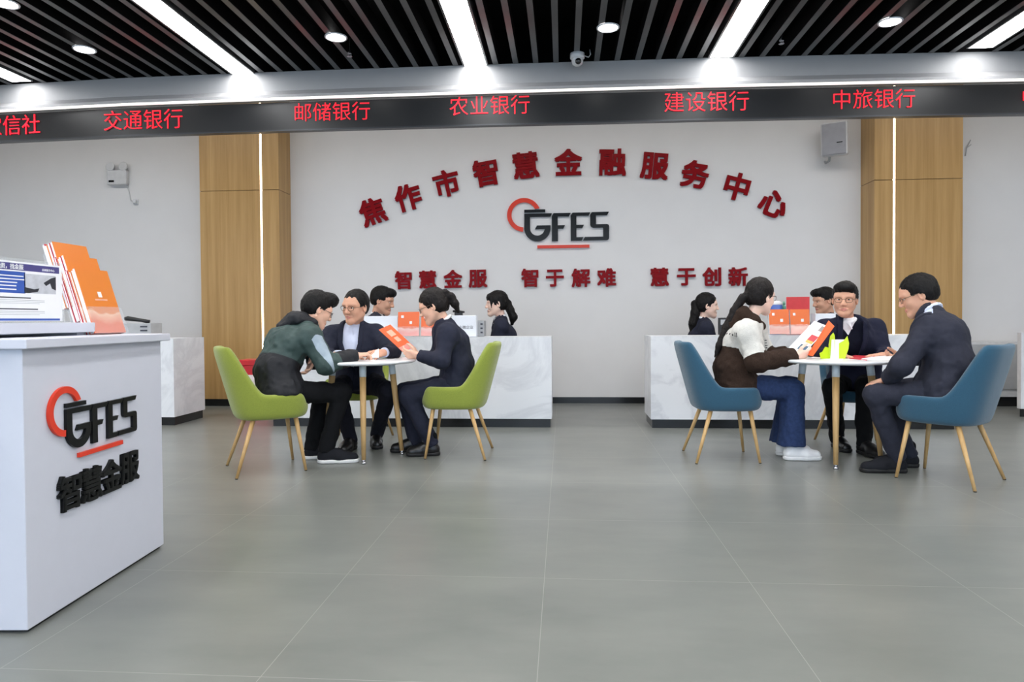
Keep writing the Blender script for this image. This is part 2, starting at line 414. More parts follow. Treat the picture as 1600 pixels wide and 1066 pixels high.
# wood pillars
def pillar(lab, pxL, pxR, pxs, yseam, yf):
    a = aty(pxL, 400, yf)[0]; b = aty(pxR, 400, yf)[0]; s = aty(pxs, 400, yf)[0]; zs = aty(pxs, yseam, yf)[2]
    t = thing('pillar', lab, 'pillar', ((a + b) / 2, yf, 0), 0, 'wood clad pillars')
    c = (a + b) / 2; ztop = 3.97
    bm = bmesh.new()
    for (z0, z1) in ((0.085, zs - 0.003), (zs + 0.003, ztop)):
        box(bm, (a - c, 0, z0), (s - c - 0.012, YW - yf - 0.001, z1)); box(bm, (s - c + 0.012, 0, z0), (b - c, YW - yf - 0.001, z1))
    bm_obj('cladding', bm, m_oak, t, bevel=0.002)
    boxo('core', (a - c + 0.006, 0.02, 0.0), (b - c - 0.006, YW - yf - 0.002, ztop), M('pillar_core', (96, 72, 44), 0.6), t)
    boxo('light_strip', (s - c - 0.011, 0.004, 0.085), (s - c + 0.011, 0.018, ztop), m_strip, t)
    boxo('plinth', (a - c, -0.004, 0), (b - c, 0.3, 0.085), m_kick, t)
pillar('oak clad pillar with a lit vertical strip behind the man in the green jacket', 313.5, 437, 409, 297, 8.03)
pillar('oak clad pillar with a lit vertical strip at right, beside the wall speaker', 1366, 1504, 1397, 281, 8.03)

# counters
YC = 6.47
def counter(lab, x0, x1, y0, y1, h=0.865):
    t = thing('service_counter', lab, 'counter', ((x0 + x1) / 2, y0, 0), 0, 'white marble service counters')
    c = (x0 + x1) / 2
    bm = bmesh.new()
    box(bm, (x0 - c, 0, 0.085), (x1 - c, 0.04, h)); box(bm, (x0 - c, 0.04, 0.085), (x0 - c + 0.04, y1 - y0, h)); box(bm, (x1 - c - 0.04, 0.04, 0.085), (x1 - c, y1 - y0, h))
    bm_obj('panel', bm, m_marble, t)
    boxo('top', (x0 - c + 0.04, 0.04, h - 0.03), (x1 - c - 0.04, y1 - y0, h - 0.002), m_white, t)
    boxo('plinth', (x0 - c + 0.015, 0.03, 0), (x1 - c - 0.015, y1 - y0 - 0.02, 0.085), m_kick, t)
    return t
xa, xb = aty(422, 600, YC)[0], aty(862, 600, YC)[0]
counter('white marble counter behind the left round table', xa, xb, YC, YC + 0.5)
xc, xd = aty(1017, 600, YC)[0], aty(1497, 600, YC)[0]
counter('white marble counter behind the right round table', xc, xd, YC, YC + 0.5)
xe = aty(270, 600, YC)[0]
counter('white marble counter end standing behind the white front desk', xe - 2.2, xe, YC + 0.02, YC + 0.6)
p = at(1595, 650, 6.95)
counter('white counter front cut off by the right edge of the photo', p[0], p[0] + 1.6, p[1], p[1] + 0.06, 0.86)
# low grey cabinet by the right wall
p0 = aty(1497, 620, 8.15)[0]; p1 = aty(1600, 620, 8.15)[0]; zt = aty(1565, 534, 8.15)[2]; z0 = aty(1565, 622, 8.15)[2]
t = thing('low_cabinet', 'low grey cabinet against the back wall at far right', 'cabinet', ((p0 + p1) / 2, 8.15, 0)); w2 = (p1 - p0) / 2
boxo('body', (-w2, 0, 0.11), (w2, 0.22, zt), m_lgrey, t, 0.004)
boxo('door', (-w2 + 0.03, -0.015, 0.20), (w2 - 0.04, 0, zt - 0.03), m_grey, t, 0.003)
boxo('plinth', (-w2 + 0.02, 0.03, 0), (w2 - 0.02, 0.2, 0.11), m_kick, t)
# wall letters
m_redl = M('red_acrylic', (132, 0, 12), 0.4, 0.12, var=0.02)
m_redside = m_redl
def wall_sign(name, lab, chars, pos, rots, size, off):
    ps = [aty(px, py, YW) for px, py in pos]
    c = sum(ps) / len(ps); c[1] = YW
    t = thing(name, lab, 'sign', c)
    for ch, p, r in zip(chars, ps, rots):
        me = text_mesh(ch, size, 0.014, 0.0, 1.0, off)
        a = math.radians(r)
        me.transform(Matrix.Translation((p[0] - c[0], -0.016, p[2] - c[2])) @ frame(V(0, 0, 0), V(math.cos(a), 0, math.sin(a)), V(-math.sin(a), 0, math.cos(a))))
        link('letter', me, m_redl, t)
wall_sign('title_sign', 'arched row of large raised red characters on the back wall', '焦作市智慧金融服务中心',
          [(582.7, 331), (638, 309), (698, 287), (759, 270.5), (821.7, 258.8), (888, 254), (957, 254), (1022.7, 260), (1086, 273), (1151, 292), (1208, 319)],
          [18, 15, 12.5, 9, 5, 0.5, -2, -6, -11, -16, -22], 0.335, 0.0105)
wall_sign('slogan_sign', 'left group of four small red characters above the reading woman', '智慧金服', [(630.7, 438), (669, 437), (708, 436), (747, 435.6)], [1] * 4, 0.232, 0.0065)
wall_sign('slogan_sign', 'middle group of four small red characters under the black logo', '智于解难', [(828, 434.4), (867, 434.9), (907.6, 434.4), (947.6, 434)], [0.6] * 4, 0.232, 0.0065)
wall_sign('slogan_sign', 'right group of four small red characters beside the woman with long hair', '慧于创新', [(1030.5, 433), (1072, 433), (1111.7, 432.7), (1152.7, 432.4)], [0.4] * 4, 0.232, 0.0065)
# logo
m_blk_l = M('black_acrylic', (5, 7, 8), 0.3, 0.3)
m_red_l = M('orange_red_acrylic', (214, 58, 34), 0.35, 0.4, var=0.02)
def arc(cx, cy, r, a0, a1, n): return [(cx + r * math.cos(math.radians(a0 + (a1 - a0) * i / n)), cy - r * math.sin(math.radians(a0 + (a1 - a0) * i / n))) for i in range(n + 1)]
LOGO = {
 'bar': [(330, 230), (607, 230), (607, 268), (330, 268)],
 'letter_g': [(330, 282), (695, 282), (675, 327), (405, 327), (405, 476)] + arc(502, 476, 97, 180, 352, 16) + [(470, 490), (497, 440), (675, 440)] + arc(502, 476, 173, 360, 180, 24),
 'letter_f': [(715, 282), (942, 282), (915, 327), (770, 327), (770, 442), (865, 442), (842, 488), (772, 488), (772, 650), (693, 650), (693, 322)],
 'letter_e': [(965, 280), (1197, 280), (1175, 322), (1015, 322), (1015, 441), (1113, 441), (1090, 483), (1015, 483), (1015, 602), (1105, 602), (1082, 648), (940, 648), (940, 318)],
 'letter_s': [(1215, 278), (1440, 276), (1415, 320), (1270, 320), (1270, 436), (1412, 436), (1432, 444), (1440, 462), (1440, 616), (1432, 638), (1412, 646), (1100, 646), (1125, 600), (1365, 600), (1365, 482), (1235, 482), (1208, 470), (1195, 445), (1195, 312)],
 'underline': [(500, 702), (1183, 702), (1183, 742), (500, 742)],
 'ring': arc(325, 297, 222, 22, 267, 40) + arc(325, 297, 165, 267, 27, 40)}
def logo(parent, mtx, sc, cx, cy, depth):
    for nm, pts in LOGO.items():
        bm = bmesh.new(); prism(bm, [((x - cx) * sc, (cy - y) * sc) for x, y in pts], 0.001, depth, mtx)
        name = 'letter' if nm.startswith('letter') else nm
        bm_obj(name, bm, m_red_l if nm in ('ring', 'underline') else m_blk_l, parent)
pl0 = aty(780 + 112 / 8.42, 300 + 400 / 8.42, YW); pl1 = aty(780 + 1440 / 8.42, 300 + 400 / 8.42, YW)
pc = aty(780 + 776 / 8.42, 300 + 400 / 8.42, YW)
t = thing('wall_logo', 'black lettered logo with a red ring on the back wall under the arched title', 'logo', (pc[0], YW, pc[2]))
logo(t, None, (pl1[0] - pl0[0]) / 1328, 776, 400, 0.025)
# emergency light and socket, left wall stretch
p = aty(187, 276, YW); t = thing('emergency_light', 'white twin head emergency light high on the wall at left', 'lamp', (p[0], YW, p[2]))
boxo('housing', (-0.13, -0.07, -0.115), (0.13, -0.001, 0.07), m_lgrey, t, 0.012)
boxo('indicator', (-0.10, -0.073, -0.085), (-0.03, -0.069, -0.06), m_kick, t)
for sx in (-0.085, 0.085):
    bm = bmesh.new(); lathe(bm, [(0, -0.05), (0.03, -0.045), (0.055, 0.0), (0.058, 0.012), (0.05, 0.014), (0, 0.006)], 20, Matrix.Translation((sx, -0.05, 0.115)) @ Matrix.Rotation(math.radians(80), 4, 'X')); h_ = bm_obj('lamp_head', bm, m_lgrey, t, True)
    bm = bmesh.new(); tube(bm, [(sx, -0.035, 0.07), (sx, -0.035, 0.11)], 0.012); bm_obj('bracket', bm, m_grey, h_)
p2 = aty(213, 316, YW)
bm = bmesh.new(); tube(bm, [(0.10, -0.01, -0.11), (0.13, -0.01, -0.2), (0.15, -0.01, -0.31), (p2[0] - p[0], -0.02, p2[2] - p[2])], 0.006, 6); bm_obj('cable', bm, m_lgrey, t, True)
t = thing('wall_socket', 'small white wall socket below the emergency light', 'socket', (p2[0], YW, p2[2]))
boxo('plate', (-0.035, -0.012, -0.035), (0.035, -0.001, 0.035), m_lgrey, t, 0.004)
boxo('plug', (-0.02, -0.05, -0.02), (0.02, -0.012, 0.02), m_lgrey, t, 0.006)
# speaker
yS = 8.12
p = aty(1303, 217, yS); t = thing('wall_speaker', 'white box loudspeaker high on the wall left of the right oak pillar', 'speaker', (p[0], YW, p[2]))
mt = Matrix.Translation((0, yS - YW, 0)) @ Matrix.Rotation(math.radians(-28), 4, 'Z') @ Matrix.Rotation(math.radians(8), 4, 'X')
bm = bmesh.new()
box(bm, (-0.14, 0.0, -0.19), (0.14, 0.13, 0.19), 0, mt); bm_obj('cabinet', bm, m_lgrey, t, bevel=0.02)
boxo('grille', (-0.125, -0.012, -0.175), (0.125, 0.002, 0.175), M('speaker_grille', (160, 160, 166), 0.6, bump=0.4, bscale=400), t, 0.006, mt)
boxo('badge', (0.03, -0.016, -0.05), (0.09, -0.011, -0.04), m_kick, t, 0, mt)
bm = bmesh.new(); tube(bm, [(0, -0.15, -0.16), (0, -0.13, -0.22), (0, -0.03, -0.22), (0, -0.004, -0.20)], 0.014); bm_obj('bracket', bm, m_grey, t, True)
p = aty(1508, 232, YW)
bm = bmesh.new(); tube(bm, [(0, -0.006, -0.09), (0.005, -0.02, 0.0), (0.03, -0.03, 0.06), (0.045, -0.03, 0.09)], 0.006); tube(bm, [(0.005, -0.02, 0), (0.045, -0.04, 0.035)], 0.005)
o = bm_obj('wire_stub', bm, m_grey); o.location = (p[0], YW, p[2]); tag(o, 'loose wire ends poking out of the wall right of the right oak pillar', 'wire')
# red box beside the left pillar
p = at(404, 605, 7.4)
t = thing('fire_box', 'red metal fire equipment box on the floor behind the left green chair', 'box', (p[0], p[1], 0))
m_red = M('red_metal', (186, 22, 30), 0.35)
boxo('body', (-0.17, -0.12, 0.0), (0.17, 0.12, 0.56), m_red, t, 0.006)
boxo('lid', (-0.18, -0.13, 0.56), (0.18, 0.13, 0.62), m_red, t, 0.006)
boxo('notice', (-0.06, -0.124, 0.3), (0.12, -0.1205, 0.46), M('notice_white', (220, 210, 208), 0.5), t)
# ================================================================ furniture
m_green = M('green_fabric', (138, 150, 62), 0.9, 0.2, var=0.10, scale=220, bump=0.25, bscale=500, sheen=0.3)
m_teal = M('teal_fabric', (46, 84, 106), 0.9, 0.2, var=0.10, scale=220, bump=0.25, bscale=500, sheen=0.3)
def sstep(a, b, x):
    t = min(1, max(0, (x - a) / (b - a))); return t * t * (3 - 2 * t)
def chair_shell():
    bm = bmesh.new(); N = 56
    def per(phi, k):            # superellipse outline, k scales it
        c, s = math.cos(phi), math.sin(phi); e = 2 / 3.2
        return 0.03 + 0.245 * k * math.copysign(abs(c) ** e, c), 0.238 * k * math.copysign(abs(s) ** e, s)
    rows = []
    def row(fn): rows.append([bm.verts.new(fn(2 * math.pi * i / N)) for i in range(N)])
    def back(phi):
        a = abs(((phi + math.pi) % (2 * math.pi)) - math.pi)      # 0 front, pi back
        return sstep(math.radians(100), math.radians(131), a), sstep(math.radians(28), math.radians(52), a)
    def rim(phi, ins, dz):
        b, s = back(phi); x, y = per(phi, 1.0)
        z = 0.452 + 0.082 * s + 0.325 * b
        lean = -0.115 * b; flare = 1 + 0.06 * s - 0.04 * b
        # inset towards the middle
        n = nrm(V(x - 0.03, y, 0)) * ins * (0.25 + 0.75 * s)
        return (x + lean - n[0] , y * flare - n[1], z + dz)
    def blend(p, q, t): return tuple(a + (b - a) * t for a, b in zip(p, q))
    low = lambda k, z: (lambda phi: (*per(phi, k), z))
    row(low(0.45, 0.362)); row(low(0.80, 0.362)); row(low(0.93, 0.372)); row(low(0.985, 0.40))
    row(lambda phi: blend((*per(phi, 1.0), 0.42), rim(phi, 0, -0.02), 0.4))
    row(lambda phi: blend((*per(phi, 1.0), 0.42), rim(phi, 0, -0.02), 0.8))
    row(lambda phi: rim(phi, 0.0, -0.012)); row(lambda phi: rim(phi, 0.012, 0.004)); row(lambda phi: rim(phi, 0.040, 0.004)); row(lambda phi: rim(phi, 0.054, -0.014))
    seat = lambda k, z: (lambda phi: (*per(phi, k), z))
    row(lambda phi: blend(rim(phi, 0.058, -0.02), (*per(phi, 0.80), 0.450), 0.45))
    row(lambda phi: blend(rim(phi, 0.058, -0.02), (*per(phi, 0.80), 0.450), 0.85))
    row(seat(0.72, 0.444)); row(seat(0.4, 0.446))
    for a, b in zip(rows[:-1], rows[1:]):
        for i in range(N): bm.faces.new((a[i], a[(i + 1) % N], b[(i + 1) % N], b[i]))
    c0 = bm.verts.new((0.03, 0, 0.36)); c1 = bm.verts.new((0.03, 0, 0.447))
    for i in range(N):
        bm.faces.new((rows[0][(i + 1) % N], rows[0][i], c0)); bm.faces.new((rows[-1][i], rows[-1][(i + 1) % N], c1))
    bmesh.ops.recalc_face_normals(bm, faces=bm.faces)
    return bm
def make_chair(label, loc, fwd, mat, group):
    t = thing('dining_chair', label, 'chair', (loc[0], loc[1], 0), math.atan2(fwd[1], fwd[0]), group)
    o = bm_obj('seat_shell', chair_shell(), mat, t, True); md = o.modifiers.new('sub', 'SUBSURF'); md.levels = 1; md.render_levels = 1
    for sx, sy in ((1, 1), (1, -1), (-1, 1), (-1, -1)):
        bm = bmesh.new(); top = (0.17 if sx > 0 else -0.10, 0.155 * sy, 0.385); bot = (0.225 if sx > 0 else -0.225, (0.215 if sx > 0 else 0.245) * sy, 0.004)
        tube(bm, [top, bot], [0.0165, 0.0095], 12); l_ = bm_obj('leg', bm, m_leg, t, True)
        bm = bmesh.new(); lathe(bm, [(0, 0), (0.0095, 0), (0.0095, 0.006), (0, 0.006)], 10, Matrix.Translation((bot[0], bot[1], 0))); bm_obj('foot_cap', bm, m_black, l_)
    bm = bmesh.new()
    tube(bm, [(0.17, -0.155, 0.372), (0.17, 0.155, 0.372), (-0.10, 0.155, 0.372), (-0.10, -0.155, 0.372)], 0.010, 8, closed=True)
    bm_obj('under_frame', bm, m_black, t)
    return t
def cxy(r, d): p = CP + h0 * r + f0 * d; return p
FA = camdir(.41, .23); FD = camdir(-1, .08); FG = camdir(.99, -.06); FJ = camdir(-.61, .79)
K = 0.9626
make_chair('green chair under the man in the dark green jacket', cxy(-1.794 * K, 4.76), FA, m_green, 'green chairs at the left table')
make_chair('green chair under the ponytailed woman reading an orange brochure', cxy(-.425 * K, 5.24), FD, m_green, 'green chairs at the left table')
make_chair('blue chair under the woman in the brown and white hoodie', cxy(1.597 * K, 5.04), FG, m_teal, 'blue chairs at the right table')
make_chair('blue chair nearest the right edge, under the man seen from behind', cxy(2.87 * K, 4.31), FJ, m_teal, 'blue chairs at the right table')
pB = at(560, 600, 5.90); make_chair('green chair mostly hidden under the man in glasses and pale blue shirt', pB, camdir(-.05, -1), m_green, 'green chairs at the left table')
pI = at(1337, 600, 5.5); make_chair('blue chair mostly hidden under the man facing out across the right table', pI, camdir(-.12, -1), m_teal, 'blue chairs at the right table')

def make_table(label, c):
    t = thing('round_table', label, 'table', (c[0], c[1], 0), math.atan2(-c[1], -c[0]), 'round white tables')
    bm = bmesh.new(); lathe(bm, [(0, 0.712), (0.385, 0.712), (0.398, 0.718), (0.402, 0.726), (0.398, 0.733), (0.388, 0.736), (0, 0.736)], 64); bm_obj('tabletop', bm, M('table_white', (226, 228, 230), 0.25, 0.5, var=0.01), t, False, 0.0)
    m_sl = M('white_sleeve', (206, 216, 222), 0.3)
    for k in range(4):
        a = k * math.pi / 2; rt, rb = 0.215, 0.29
        P = lambda z: (math.cos(a) * (rt + (rb - rt) * (0.71 - z) / 0.71), math.sin(a) * (rt + (rb - rt) * (0.71 - z) / 0.71), z)
        bm = bmesh.new(); tube(bm, [P(0.62), P(0.35), P(0.03)], [0.0235, 0.021, 0.0155], 16); l_ = bm_obj('leg', bm, m_leg, t, True)
        bm = bmesh.new(); tube(bm, [P(0.71), P(0.62)], [0.0255, 0.0245], 16); bm_obj('sleeve', bm, m_sl, l_, True)
        bm = bmesh.new(); tube(bm, [P(0.03), P(0.018)], 0.012, 12); lathe(bm, [(0, 0), (0.018, 0), (0.018, 0.01), (0.01, 0.018), (0, 0.018)], 14, Matrix.Translation((P(0.0)[0], P(0.0)[1], 0))); bm_obj('glide', bm, m_chrome, l_, True)
    bm = bmesh.new()
    for k in range(2):
        a = k * math.pi / 2; c_, s_ = math.cos(a), math.sin(a)
        tube(bm, [(-0.22 * c_, -0.22 * s_, 0.697), (0.22 * c_, 0.22 * s_, 0.697)], 0.012, 8)
    bm_obj('cross_frame', bm, m_sl, t)
    return t
cL = at(567, 600, 5.18); cR_ = at(1306, 600, 4.89)
make_table('round white table at left between the two green chairs', cL)
make_table('round white table at right between the two blue chairs', cR_)
ZTAB = 0.736
# ================================================================ papers
m_paper = M('white_paper', (236, 236, 238), 0.6, 0.3, var=0.01)
m_red_card = M('red_card', (186, 30, 48), 0.5)
m_orange = M('orange_card', (230, 98, 44), 0.45)
m_broch = brochure_mat('orange_brochure', (230, 112, 46), (236, 160, 140), (240, 190, 170), 0.28)
m_broch2 = brochure_mat('orange_red_brochure', (230, 104, 48), (238, 150, 140), (240, 190, 180), 0.28)
def sheet(name, pts, mat, parent=None, th=0.002, loc=None):
    # four corners -> a thin folded leaf with real thickness
    pts = [np.asarray(p, float) for p in pts]; n = nrm(np.cross(pts[1] - pts[0], pts[3] - pts[0])) * th
    o_ = np.zeros(3) if loc is None else np.asarray(loc)
    bm = bmesh.new(); a = [bm.verts.new(tuple(p - o_)) for p in pts]; b = [bm.verts.new(tuple(p + n - o_)) for p in pts]
    bm.faces.new(a[::-1]); bm.faces.new(b)
    for i in range(4): bm.faces.new((a[i], a[(i + 1) % 4], b[(i + 1) % 4], b[i]))
    o = bm_obj(name, bm, mat, parent)
    if loc is not None and parent is None: o.location = tuple(loc)
    return o
def lerp2(q, u, v):   # point on a quad q (bl, br, tr, tl)
    return (q[0] * (1 - u) + q[1] * u) * (1 - v) + (q[3] * (1 - u) + q[2] * u) * v
def patch(name, q, u0_, u1_, v0_, v1_, mat, parent, loc, off=0.0025, th=0.0006):
    n = nrm(np.cross(q[1] - q[0], q[3] - q[0])); n = n if np.dot(n, CP - q[0]) > 0 else -n
    pts = [lerp2(q, a, b) + n * off for a, b in ((u0_, v0_), (u1_, v0_), (u1_, v1_), (u0_, v1_))]
    return sheet(name, pts, mat, parent, th, loc)
# brochure held by the reading woman (left table)
q = [at(608, 549, 5.14), at(641, 556, 5.22), at(647, 543, 5.24), at(609, 508, 5.12)]
q = [at(630, 551, 5.16), at(647, 542.5, 5.24), at(609.5, 507.5, 5.20), None]; q[3] = q[0] + q[2] - q[1]
c = sum(q) / 4; t = thing('brochure', 'orange brochure held open by the ponytailed woman at the left table', 'brochure', c)
n_ = nrm(np.cross(q[1] - q[0], q[3] - q[0]))
sheet('cover', q, m_orange, t, 0.004, c)
patch('print', q, 0.28, 0.72, 0.62, 0.84, M('pale_print', (240, 176, 150), 0.5), t, c, 0.0045)
patch('print', q, 0.34, 0.66, 0.38, 0.56, M('pale_print', (240, 176, 150), 0.5), t, c, 0.0045)
patch('band', q, 0.0, 1.0, 0.0, 0.2, M('pink_print', (240, 150, 140), 0.5), t, c, 0.0045)
# white leaflet between the two men, on the left table
q = [at(563, 561, 5.0), at(586, 562, 5.0), at(588, 553, 5.2), at(568, 553, 5.2)]
q = [V(p[0], p[1], ZTAB + 0.001) for p in q]
c = sum(q) / 4; t = thing('leaflet', 'white folded leaflet on the left table between the two seated men', 'leaflet', c)
sheet('page', q, m_paper, t, 0.0015, c)
qq = [at(578, 559, 5.1), at(592, 559, 5.12), at(592, 545, 5.17), at(580, 552, 5.15)]; sheet('flap', qq, m_paper, t, 0.0015, c)
# brochure held by the woman in the hoodie
q = [at(1231, 545, 4.98), at(1254, 555, 4.90), at(1296, 511, 4.92), None]; q[3] = q[0] + q[2] - q[1]
c = sum(q) / 4; t = thing('brochure', 'open brochure with colour pictures held by the woman in the hoodie', 'brochure', c)
sheet('page', q, m_paper, t, 0.002, c)
q2 = [at(1231, 546, 5.0), at(1237, 549, 4.97), at(1283, 506, 4.97), at(1268, 502, 5.06)]
patch('picture', q, 0.62, 0.95, 0.78, 0.94, M('print_grey', (150, 140, 140), 0.5), t, c)
patch('picture', q, 0.52, 0.95, 0.44, 0.62, M('print_red', (196, 60, 70), 0.5), t, c)
patch('picture', q, 0.52, 0.95, 0.36, 0.44, M('print_yellow', (226, 178, 90), 0.5), t, c)
patch('picture', q, 0.45, 0.92, 0.10, 0.27, M('print_blue', (70, 104, 130), 0.5), t, c)
q3 = [at(1266, 556, 4.86), at(1271, 557, 4.80), at(1304, 509, 4.82), at(1296, 501, 4.90)]
q3 = [at(1262, 555, 4.86), at(1270, 557, 4.80), at(1304, 510, 4.82), at(1295, 501, 4.90)]
sheet('cover', q3, m_orange, t, 0.002, c)
# things lying on the right table
def flat(px, py): return atz(px, py, ZTAB)
c = flat(1310, 556)
o = bpy.data.objects.new('x', None)
def flat_sheet(name, lab, cat, pts, mat, z=0.0, th=0.002):
    q = [flat(*p) + V(0, 0, z) for p in pts]; c = sum(q) / 4
    s = sheet(name, q, mat, None, th, c)
    tag(s, lab, cat); return s
flat_sheet('leaflet', 'white leaflet lying flat under the lime green cards on the right table', 'leaflet', [(1266, 560), (1316, 563), (1322, 556.5), (1280, 554)], m_paper)
flat_sheet('booklet', 'red booklet lying flat at the middle of the right table', 'booklet', [(1322, 560), (1354, 563.5), (1368, 557.5), (1336, 556)], m_red_card, 0.0, 0.005)
q = [V(*(flat(1345, 563) + V(0, 0, 0.006))), at(1398, 566, 4.62), at(1412, 557, 4.72), V(*(flat(1372, 557) + V(0, 0, 0.006)))]
c = sum(q) / 4; t = thing('booklet', 'white open booklet with red print between the two men at the right table', 'booklet', c)
sheet('page', q, m_paper, t, 0.003, c); patch('print', q, 0.05, 0.4, 0.15, 0.8, m_red_card, t, c, 0.0035)
# orange rolled leaflet
c = flat(1332, 555) + V(0, 0, 0.0); bm = bmesh.new(); tube(bm, [(-0.075, 0, 0.026), (-0.04, 0.004, 0.028), (0.04, 0.0, 0.028), (0.075, -0.004, 0.024)], [0.012, 0.024, 0.026, 0.016], 14)
for v in bm.verts: v.co.z = max(0.001, v.co.z * 0.8 - 0.001)
o = bm_obj('rolled_leaflet', bm, m_orange, None, True); o.location = tuple(c); o.rotation_euler = (0, 0, TH - 0.15); tag(o, 'orange curled leaflet lying on the right table behind the red booklet', 'leaflet')
# lime and white folded cards
m_lime = M('lime_card', (196, 222, 24), 0.5, var=0.03)
def leaf_card(name, lab, px, pts, mat, yaw, d):
    base = atz(px, 561, ZTAB); dd = np.dot(base - CP, CF); sc = d / 1.0
    bm = bmesh.new(); prism(bm, pts, -0.0015, 0.0015)
    o = bm_obj(name, bm, mat); o.location = (base[0], base[1], ZTAB + 0.002); o.rotation_euler = (0, 0, TH + yaw); return tag(o, lab, 'card', 'folded cards on the right table')
leaf_card('folded_card', 'short lime green card standing at left among the cards on the right table', 1291, [(-0.05, 0), (0.05, 0), (0.06, 0.09), (0.03, 0.075), (-0.01, 0.085), (-0.035, 0.05), (-0.06, 0.04)], m_lime, 0.35, 1)
leaf_card('folded_card', 'tall narrow lime green card standing in the middle of the right table', 1300, [(-0.02, 0), (0.014, 0), (0.02, 0.12), (0.017, 0.165), (0.008, 0.185), (-0.012, 0.16), (-0.022, 0.1)], m_lime, -0.5, 1)
leaf_card('folded_card', 'white card standing between the lime green cards on the right table', 1309, [(-0.055, 0), (0.05, 0), (0.055, 0.135), (-0.045, 0.135)], m_paper, 0.1, 1)
leaf_card('folded_card', 'pointed lime green card at right end of the cards on the right table', 1313, [(-0.035, 0), (0.03, 0), (0.052, 0.07), (0.056, 0.11), (0.045, 0.16), (0.02, 0.125), (-0.015, 0.105), (-0.03, 0.05)], m_lime, -0.3, 1)

# ================================================================ counter-top items
ZCO = 0.865
m_board = M('white_board', (228, 232, 240), 0.4, 0.4, var=0.01)
m_ink = M('blue_ink', (90, 104, 132), 0.6); m_inkd = M('dark_ink', (60, 62, 72), 0.6)
def on_counter(px, y=YC + 0.2):
    p = aty(px, 520, y); return V(p[0], y, ZCO)
def sign_box(lab, pxl, pxr, top, y, txt, ink, side=0.12):
    a = aty(pxl, 520, y); b = aty(pxr, 520, y); z = aty((pxl + pxr) / 2, top, y)[2] - ZCO; w = (b[0] - a[0]) / 2
    t = thing('counter_sign', lab, 'sign', ((a[0] + b[0]) / 2, y, ZCO), 0, 'white counter signs')
    boxo('panel', (-w, 0, 0), (w, side, z), m_board, t, 0.004)
    me = text_mesh(txt, 0.036, 0.0004); me.transform(Matrix.Translation((0.02, -0.001, z * 0.45)) @ frame(V(0, 0, 0), V(1, 0, 0), u0)); link('text', me, ink, t)
    return t
sign_box('white standing sign behind the man in the pale blue shirt, beside the male clerk', 562, 621, 494, YC + 0.2, '服务中心', m_ink)
sign_box('white standing sign on the counter behind the reading woman', 706, 744, 493, YC + 0.12, '小微企业', m_inkd)
sign_box('white standing sign half hidden behind the left shoulder of the man at the right table', 1274, 1306, 490, YC + 0.2, '金融', m_ink)
def broch_stand(lab, pxl, pxr, top, y, mat, blab, low_white=False):
    a = aty(pxl, 520, y); b = aty(pxr, 520, y); z = aty((pxl + pxr) / 2, top, y)[2] - ZCO; w = (b[0] - a[0]) / 2; cx_ = (a[0] + b[0]) / 2
    m_ac = M('clear_acrylic', (225, 232, 236), 0.08, 0.5, alpha=0.13, var=0)
    t = thing('brochure_holder', lab, 'brochure holder', (cx_, y, ZCO), 0, 'acrylic brochure holders on the counters')
    mt = Matrix.Rotation(math.radians(-8), 4, 'X')
    boxo('back_plate', (-w - 0.004, 0.035, 0.01), (w + 0.004, 0.039, z * 0.9), m_ac, t, 0, mt)
    boxo('front_plate', (-w - 0.004, -0.006, 0.01), (w + 0.004, -0.003, z * 0.42), m_ac, t, 0, mt)
    boxo('foot', (-w - 0.004, -0.01, 0.0), (w + 0.004, 0.08, 0.008), m_ac, t)
    s = thing('brochure', blab, 'brochure', (cx_, y, ZCO), 0, 'orange brochures in the counter holders')
    o = boxo('cover', (-w, 0, 0.012), (w, 0.004, z), mat, s, 0, mt); boxo('pages', (-w + 0.002, 0.0045, 0.014), (w - 0.002, 0.03, z - 0.004), m_paper, s, 0, mt)
    boxo('emblem', (0.01, -0.0012, z * 0.52), (0.035, -0.0004, z * 0.63), m_paper, s, 0, mt)
    boxo('emblem', (-w * 0.7, -0.0012, z * 0.76), (-w * 0.45, -0.0004, z * 0.86), m_paper, s, 0, mt)
broch_stand('clear brochure holder at left behind the reading woman', 621, 654.5, 487, YC + 0.1, m_broch2, 'orange brochure in the left holder behind the reading woman')
broch_stand('clear brochure holder just behind the face of the reading woman', 657.5, 684, 488, YC + 0.1, m_broch2, 'orange brochure just behind the chin of the reading woman')
broch_stand('clear brochure holder at left behind the woman in the hoodie', 1203, 1234, 483, YC + 0.1, m_broch, 'orange brochure in the left holder beside the face of the woman in the hoodie')
broch_stand('clear brochure holder in front of the red folder', 1236, 1266, 483, YC + 0.1, m_broch, 'orange brochure standing in front of the red folder')
y = YC + 0.26; a = aty(1229, 520, y); b = aty(1265, 520, y); z = aty(1247, 464, y)[2] - ZCO
t = thing('red_folder', 'tall red folder standing behind the orange brochures on the right counter', 'folder', ((a[0] + b[0]) / 2, y, ZCO)); w = (b[0] - a[0]) / 2
boxo('cover', (-w, 0, 0), (w, 0.012, z), M('folder_red', (204, 56, 60), 0.45), t, 0.002); boxo('pages', (-w + 0.004, 0.012, 0.004), (w - 0.004, 0.03, z - 0.006), m_paper, t)
